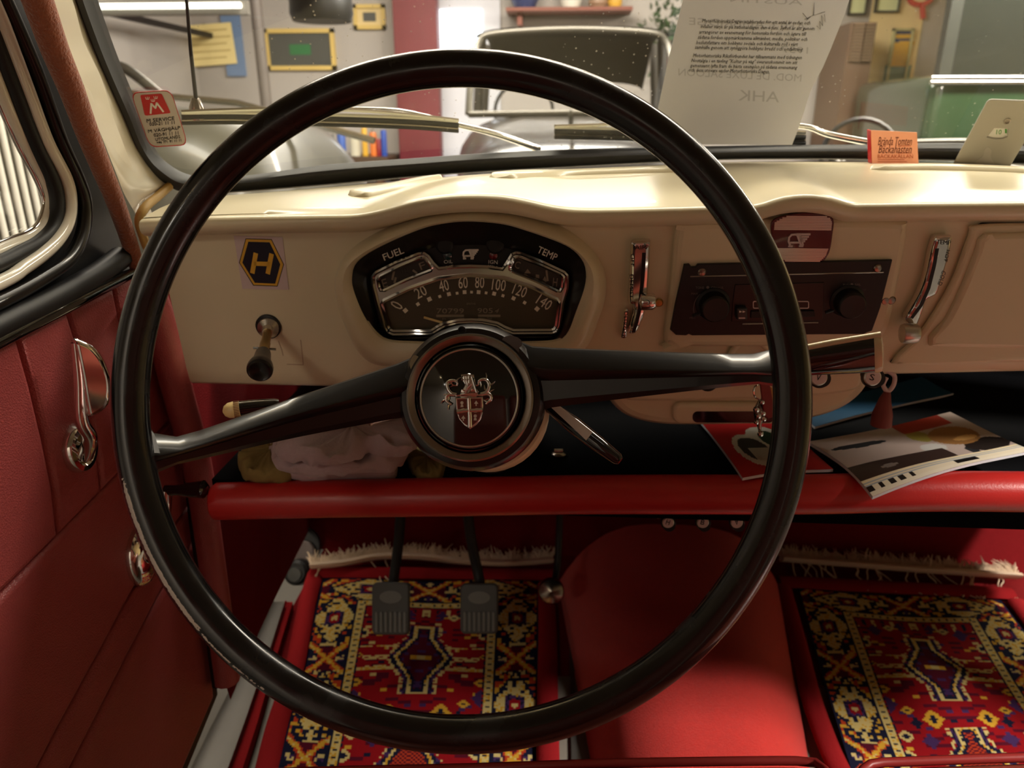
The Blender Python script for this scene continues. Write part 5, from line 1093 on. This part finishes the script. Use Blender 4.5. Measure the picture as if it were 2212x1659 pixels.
# yellow notice, red boards, blue strip, cupboard, black lamp
yn = thing('yellow_notice', 'pale yellow notice card with faded writing behind the aerial', 'notice', PY(445, 146, BY - .04)); NF = Fr(PY(443, 98, BY - .042), (1, 0, .03), (0, 0, 1))
plate('notice_card', [[(375, 57), (498, 48), (512, 137), (385, 147)]], mat('pale_yellow_card', (242, 222, 156), .7), yn, NF, 0, .006, .002)
for k in range(5): mesh('writing_line', *strokegeo(NF, [(392, 70 + k * 15), (490 + (k % 2) * 8, 63 + k * 15)], .014, .0062, .0004), mat('faded_ink', (206, 180, 116), .8) if 'faded_ink' not in MT else MT['faded_ink'], yn, NF.m, False)
tube('notice_hook', [PY(440, 54, BY - .035), PY(440, 54, BY)], .012, blackm, yn, 8)
em = thing('wall_emblem', 'dark emblem plaque between two red boards on the wall below the white strip', 'plaque', wp(274, 56))
for x0, x1 in ((242, 264), (281, 306)): wallbox('red_board', x0, 26, x1, 56, mat('board_red', (206, 66, 50), .6) if 'board_red' not in MT else MT['board_red'], em)
wallbox('emblem_board', 264, 27, 281, 55, dkp, em)
tl2 = thing('bright_wall_strip', 'glowing white strip across the wall behind the aerial', 'lamp', PY(370, 22, 5.2)); a, b = PY(205, 15, 5.2), PY(533, 18, 5.2)  # bright white line of unknown kind, modelled as an emissive strip
box('strip_tray', a.x - .1, b.x, 5.2, 5.26, a.z - .05, a.z + .03, mat('strip_tray_grey', (110, 106, 98), .6), tl2); tube('lamp_tube', [(a.x - .08, 5.18, a.z), (b.x - .03, 5.18, a.z)], .017, mat('strip_glow', (255, 250, 232), .5, emit=2.2), tl2, 8); box('strip_bracket', a.x, a.x + .04, 5.26, 6.9, a.z - .04, a.z, blackm, tl2)
cb = thing('wall_cabinet', 'grey glazed cabinet standing below the red boards', 'cabinet', wp(300, 200, 6.6)); a, b = wp(258, 330, 6.6), wp(352, 75, 6.6); box('cabinet_case', a.x, b.x, 6.6, 6.88, GZ, b.z, mat('cabinet_brown', (98, 84, 70), .6), cb)
for x0, x1 in ((270, 303), (308, 345)): a, b = wp(x0, 145, 6.6), wp(x1, 82, 6.6); box('cabinet_pane', a.x, b.x, 6.58, 6.6, a.z, b.z, mat('pane_blue_grey', (112, 116, 128), .3) if 'pane_blue_grey' not in MT else MT['pane_blue_grey'], cb)
tag(wallbox('blue_banner', 494, 28, 518, 165, mat('banner_blue', (112, 138, 176), .7)), 'narrow pale blue banner hanging behind the yellow notice', 'banner')
rpst = thing('steel_pole', 'thin grey steel pole beside the narrow blue banner', 'pole', (wp(562, 200, 5.6).x, 5.6, GZ)); x = wp(562, 100, 5.6).x; tube('pole_tube', [(x, 5.6, GZ), (x, 5.6, 2.5)], .04, mat('pole_grey', (96, 88, 82), .6), rpst, 12); lathe('pole_flange', [(.1, 0), (.1, .02), (0, .02)], MT['pole_grey'], rpst, Fr((x, 5.6, GZ), (1, 0, 0), (0, 1, 0)), 16)
fl = thing('hanging_black_lamp', 'large black round lamp shade hanging from the ceiling', 'lamp', (wp(690, 0, 4.5).x, 4.5, 2.5)); c = wp(692, -5, 4.5)
lathe('lamp_shade', [(.16, -.12), (.175, -.08), (.17, .0), (.12, .08), (.05, .14), (0, .15)], blackm, fl, Fr(c, (1, 0, 0), (0, 1, 0)), 28); tube('lamp_cord', [c + V((0, 0, .14)), V((c.x, c.y, 2.5))], .008, blackm, fl, 6)
sg2 = thing('wall_shelf', 'brown wall shelf with white jugs behind the dark vintage car', 'shelf', wp(1180, 40)); a, b = wp(1098, 34), wp(1360, 24); box('shelf_board', a.x, b.x, BY - .3, BY, a.z, b.z, mat('shelf_brown', (126, 70, 56), .6), sg2); a = wp(1120, 60); box('shelf_bracket', a.x, a.x + .04, BY - .2, BY, a.z, wp(1120, 34).z, MT['shelf_brown'], sg2)
for k, (px, rr_, hh_, cc, lab, nm) in enumerate(((1135, .12, .26, (40, 52, 96), 'dark blue canister on the brown wall shelf', 'canister'), (1232, .10, .30, (214, 210, 198), 'tall white jug on the brown wall shelf', 'jug'), (1290, .08, .12, (150, 120, 96), 'squat brown pot on the brown wall shelf', 'pot'), (1325, .06, .12, (206, 160, 60), 'small amber lamp on the brown wall shelf', 'pot'))):
    c = wp(px, 24); tag(lathe('shelf_' + nm, [(rr_ * .7, 0), (rr_, hh_ * .3), (rr_ * .95, hh_ * .6), (rr_ * .5, hh_ * .85), (rr_ * .6, hh_), (0, hh_)], mat('vessel_%d' % k, cc, .4), None, Fr((c.x, BY - .15, c.z + .002), (1, 0, 0), (0, 1, 0)), 24), lab, nm)
# work bench with cans under the pictures
wb = thing('work_bench', 'dark work bench standing under the framed pictures', 'bench', wp(800, 340, 6.4)); a, b = wp(600, 338, 6.3), wp(840, 338, 6.3)
box('bench_top', a.x, b.x, 6.25, 6.88, a.z - .05, a.z, mat('bench_wood', (82, 62, 46), .6), wb)
for x in (a.x + .05, b.x - .11):
    for y in (6.28, 6.80): box('bench_leg', x, x + .06, y, y + .06, GZ, a.z - .05, MT['bench_wood'], wb)
for k, (px, h_, r_, cc, lab) in enumerate(((716, .20, .035, (64, 70, 66), 'dark grey can on the work bench'), (740, .24, .035, (60, 96, 176), 'tall blue can on the work bench'), (768, .18, .045, (196, 190, 170), 'pale round tin on the work bench'), (790, .26, .025, (206, 160, 50), 'slim yellow can on the work bench'), (808, .22, .03, (206, 110, 44), 'orange can on the work bench'), (819, .16, .022, (130, 28, 36), 'squat red can on the work bench'), (831, .24, .025, (40, 74, 160), 'slim blue can beside the red can on the work bench'))):
    t = thing('oil_can', lab, 'can', (wp(px, 338, 6.4).x, 6.4, a.z)); f_ = Fr((wp(px, 338, 6.4).x, 6.4, a.z + .001), (1, 0, 0), (0, 1, 0)); cm = mat('can_paint_%d' % k, cc, .35)
    lathe('can_body', [(r_, 0), (r_, h_ * .8), (r_ * .8, h_ * .86), (0, h_ * .86)], cm, t, f_, 20); lathe('can_cap', [(r_ * .35, h_ * .86), (r_ * .35, h_), (0, h_)], chromeb, t, f_, 12)
# ribbon, shrub
rb = thing('red_ribbon_rosette', 'red ribbon rosette on the yellow wall above the poster', 'rosette', wp(1990, 10)); c = wp(1985, -6)
tube('ribbon_loop', [c + V((.09 * math.cos(a), -.03, .06 * math.sin(a))) for a in [i * math.pi / 8 for i in range(16)]], .02, MT['board_red'], rb, 6, True); tube('ribbon_tail', [c + V((.02, -.03, -.05)), c + V((.05, -.03, -.16))], .02, MT['board_red'], rb, 6)
sb = thing('potted_shrub', 'dark green potted shrub behind the corner of the vintage car', 'plant', (wp(1448, 80, 6.5).x, 6.5, GZ)); c = wp(1448, 82, 6.5); rnd = random.Random(2); g = []
for k in range(260):
    d = V((rnd.gauss(0, 1), rnd.gauss(0, 1), rnd.gauss(0, 1))).normalized() * (.24 * rnd.random() ** .4); p = c + V((d.x, d.y, d.z * 1.3)); n1 = V((rnd.gauss(0, 1), rnd.gauss(0, 1), rnd.gauss(0, 1))).normalized(); n2 = n1.orthogonal()
    g.append(([p, p + n1 * .03 + n2 * .014, p + n1 * .07, p + n1 * .03 - n2 * .014], [(0, 1, 2, 3)]))
fo = mesh('foliage', *join(g), mat('dark_leaf', (44, 66, 34), .6), sb, smooth=False); fo['kind'] = 'stuff'; tube('shrub_stem', [(c.x, 6.5, GZ + .3), c], .02, MT['shelf_brown'], sb, 8); lathe('plant_pot', [(.14, 0), (.2, .32), (.18, .32), (0, .3)], mat('terracotta', (140, 76, 50), .8), sb, Fr((c.x, 6.5, GZ), (1, 0, 0), (0, 1, 0)), 20)
# radiator seen through the quarter light
ra = thing('column_radiator', 'white ribbed column radiator seen through the quarter light', 'radiator', (-1.15, 1.7, GZ)); rw = mat('radiator_white', (226, 222, 210), .5)
r0 = tube('radiator_column', [(-1.15, 1.2, .42), (-1.15, 1.2, 1.25)], .0065, rw, ra, 8)
for k in range(1, 20):
    o = r0.copy(); C.objects.link(o); o.matrix_basis = M.Translation((0, k * .029, 0))
box('radiator_header', -1.175, -1.125, 1.18, 1.78, 1.235, 1.27, rw, ra); box('radiator_header', -1.175, -1.125, 1.18, 1.78, .40, .435, rw, ra); box('radiator_foot', -1.17, -1.13, 1.2, 1.24, GZ, .41, rw, ra); box('radiator_foot', -1.17, -1.13, 1.72, 1.76, GZ, .41, rw, ra)
# ------------------------------------------------------------------ parked cars
def classic_car(name, lab, cx, cy, rot, paintc, W_, L_, Hb, Hs, Hr, roof=True, soft=None, lamps=True):
    """Hb bonnet height, Hs windscreen base, Hr roof height above the ground; the nose points to local -Y."""
    Rm_ = M.Translation((cx, cy, GZ)) @ M.Rotation(math.radians(rot), 4, 'Z'); t = thing(name, lab, 'car', (cx, cy, GZ)); pm = mat(name + '_paint', paintc, .35, coat=.2); w = W_ / 2
    prof = [(-.5, .45, .62, .3), (-.46, .62, .72, .22), (-.36, .78, Hb - .05, .2), (-.2, .86, Hb, .2), (-.06, .92, Hs, .2), (.1, 1, Hs + .01, .2), (.3, 1, Hs, .2), (.42, .92, Hs - .05, .22), (.5, .7, .7, .3)]
    loops = []
    for y, k, top, bot in prof:
        lo = []
        for i in range(28):
            a = 2 * math.pi * i / 28; ca, sa = math.cos(a), math.sin(a)
            lo.append(V((w * k * math.copysign(abs(ca) ** .55, ca), y * L_, (top + bot) / 2 + (top - bot) / 2 * math.copysign(abs(sa) ** .6, sa))))
        loops.append(lo)
    n = len(loops); big = [cr([l[i] for l in loops], 5) for i in range(28)]
    loft('car_body_shell', [[big[i][k] for i in range(28)] for k in range(len(big[0]))], pm, t, caps=True, m=Rm_, sharp=60)
    for sx in (-1, 1):
        for y, hh in ((-.34, .78), (.32, .74)):
            lp = []
            for k in range(11):
                b = math.pi * k / 10; r = math.sin(b) ** .6
                lp.append([V((sx * w * (.86 + .16 * math.cos(a) * max(r, .02)), (y - .17 * math.cos(b)) * L_, .42 + (hh - .42) * max(0, math.sin(a)) * max(r, .02) - .12 * max(0, -math.sin(a)))) for a in [i * math.pi / 8 for i in range(16)]])
            loft('mudguard', lp, pm, t, m=Rm_, sharp=80)
            wfm = Rm_ @ M.Translation((sx * w * .86, y * L_, .31)) @ M.Rotation(math.radians(90), 4, 'Y')
            wh = lathe('road_wheel', [(0, -.07), (.29, -.07), (.31, -.04), (.31, .04), (.29, .07), (.18, .07), (.16, .05), (0, .06)], rubberd, t, seg=28, m=wfm); lathe('hub_cap', [(.13, .05), (.1, .085), (0, .095)], chrome, wh, seg=20, m=wfm)
            if sx < 0: lathe('hub_cap', [(.13, -.06), (.1, -.09), (0, -.1)], chrome, wh, seg=20, m=wfm)
        if lamps:
            lf = Rm_ @ M.Translation((sx * w * .62, -.45 * L_, .80)) @ M.Rotation(math.radians(90), 4, 'X'); hl_ = lathe('headlamp', [(0, -.14), (.06, -.12), (.10, -.05), (.11, .0), (.105, .015)], chrome, t, seg=24, m=lf); lathe('headlamp_lens', [(.1, .012), (.07, .03), (0, .036)], mat('lens_glass', (220, 224, 220), .15, coat=1) if 'lens_glass' not in MT else MT['lens_glass'], hl_, seg=24, m=lf)
    for k in range(9): x = (k - 4) * .05; tube('grille_bar', [(x, -.5 * L_ - .015, .4), (x, -.5 * L_ + .0, .62), (x, -.47 * L_, .70)], .008, chrome, t, 6, m=Rm_)
    tube('bumper', cr([(-w * .95, -.46 * L_, .42), (-w * .6, -.53 * L_, .42), (0, -.545 * L_, .42), (w * .6, -.53 * L_, .42), (w * .95, -.46 * L_, .42)], 6), .035, chrome, t, 8, m=Rm_)
    ww = w * .82; y0 = -.06 * L_; y1 = .02 * L_; zt = Hr - .04
    fp = [(ww, y0, Hs), (ww * .98, lerp(y0, y1, .6), lerp(Hs, zt, .6)), (ww * .92, y1 * .9, zt - .05), (ww * .75, y1, zt), (0, y1 - .01, zt + .02)]; fp = fp + [(-a, b, c) for a, b, c in reversed(fp[:-1])]
    tube('windscreen_frame', cr(fp, 6), .022, mat('frame_grey', (84, 80, 72), .35, .6) if 'frame_grey' not in MT else MT['frame_grey'], t, 8, m=Rm_)
    q = cr(fp, 6); mesh('windscreen_pane', q, [tuple(range(len(q)))], pglass, t, Rm_)
    tube('windscreen_base', [(-ww, y0, Hs), (0, y0 - .04, Hs + .01), (ww, y0, Hs)], .02, MT['frame_grey'], t, 8, m=Rm_)
    if roof:
        rows = []
        for k in range(9):
            s = k / 8; rows.append([(ww * (.96 - .1 * s) * math.copysign(abs(math.cos(a)) ** .5, math.cos(a)), lerp(y1, .36 * L_, s), lerp(zt, zt + .03, math.sin(s * math.pi)) - (.28 * max(0, s - .6) / .4 if s > .6 else 0) + .06 * math.sin(a) - .02) for a in [i * math.pi / 16 for i in range(17)]])
        loft('car_roof', rows, soft or pm, t, closed=False, m=Rm_)
        for sx in (-1, 1):
            for y, nm in ((.13, 'door_pillar'), (.30, 'rear_pillar')): tube(nm, [(sx * ww, y * L_, Hs - .02), (sx * ww * .94, y * L_, zt)], .03, pm, t, 8, m=Rm_)
    sw_ = tube('inner_steering_wheel', [(-.3 + .19 * math.cos(a), y1 + .22 + .05 * math.sin(a), Hs + .02 + .18 * math.sin(a)) for a in [i * math.pi / 14 for i in range(28)]], .012, blackm, t, 6, True, m=Rm_)
    tube('bonnet_trim', [(0, -.47 * L_, Hb - .1), (0, -.3 * L_, Hb + .015), (0, -.08 * L_, Hs + .015)], .012, chrome, t, 6, m=Rm_)
    return t
c1 = wp(1235, 230, 4.3)
classic_car('vintage_car', 'dark vintage saloon with upright rounded windscreen facing the windscreen', c1.x, 4.9, 0, (46, 42, 38), 1.5, 2.6, 1.12, 1.22, 1.72, True)
c2 = wp(330, 240, 3.0)
classic_car('grey_tourer', 'light grey tourer with curved bonnet beyond the left wiper', -1.86, 2.62, 84, (72, 70, 60), 1.4, 2.7, 1.24, 1.29, 1.5, False)
# green van on the right, with a flat glazed side
vn = thing('green_van', 'dark green van with glazed side and chrome waist rails right of the poster', 'van', (3.2, 5.0, GZ)); vg = mat('van_green', (36, 56, 36), .18, coat=.8, vary=.1, vscale=3); vx = PY(2010, 200, 5.0).x
box('van_body', vx, vx + 1.5, 5.0, 6.25, GZ + .3, PY(2100, 160, 5.0).z, vg, vn, bev=.08); box('van_roof', vx + .05, vx + 1.45, 5.05, 6.2, 1.9, 2.05, vg, vn, bev=.05)
for k, xx in enumerate((vx + .03, vx + .62, vx + 1.2)): box('van_pillar', xx, xx + .07, 5.0, 5.07, PY(2100, 165, 5.0).z - .02, 1.92, mat('van_pillar_dark', (40, 42, 38), .4) if 'van_pillar_dark' not in MT else MT['van_pillar_dark'], vn)
box('van_window', vx + .08, vx + 1.4, 5.05, 5.06, PY(2100, 165, 5.0).z - .02, 1.92, mat('van_dark_glass', (30, 33, 30), .2), vn)
for zz in (168, 178): p = PY(2010, zz, 4.98); tube('chrome_waist_rail', [(vx - .02, 4.98, p.z), (vx + 1.5, 4.98, p.z)], .014, chrome, vn, 8)
for yy in (5.3, 5.9): lathe('van_wheel', [(0, -.08), (.3, -.08), (.32, -.05), (.32, .05), (.3, .08), (0, .08)], rubberd, vn, axis((vx + .04, yy, GZ + .32), (-1, 0, 0)), 24)
for yy in (5.3, 5.9): lathe('van_wheel', [(0, -.08), (.3, -.08), (.32, -.05), (.32, .05), (.3, .08), (0, .08)], rubberd, vn, axis((vx + 1.46, yy, GZ + .32), (1, 0, 0)), 24)
# brown cabinet with louvres between paper and poster
lc = thing('louvred_cupboard', 'brown louvred cupboard standing beside the yellow wall section', 'cupboard', wp(1850, 300, 6.3)); a, b = wp(1798, 330, 6.3), wp(1895, 48, 6.3)
box('cupboard_case', a.x, b.x, 6.3, 6.88, GZ, b.z, mat('cupboard_brown', (104, 78, 58), .5), lc)
for k in range(12):
    z = lerp(wp(0, 138, 6.3).z, wp(0, 66, 6.3).z, k / 11)
    for x0, x1 in ((.1, .47), (.55, .9)): box('louvre_slat', lerp(a.x, b.x, x0), lerp(a.x, b.x, x1), 6.26, 6.3, z - .005, z + .005, mat('louvre_tan', (146, 120, 94), .5) if 'louvre_tan' not in MT else MT['louvre_tan'], lc)
hd2 = classic_car('black_saloon', 'glossy black saloon with round headlamp in front of the louvred cupboard', PY(1900, 300, 3.0).x + .55, 3.5, 6, (22, 22, 24), 1.4, 2.5, .98, 1.0, 1.12, False)
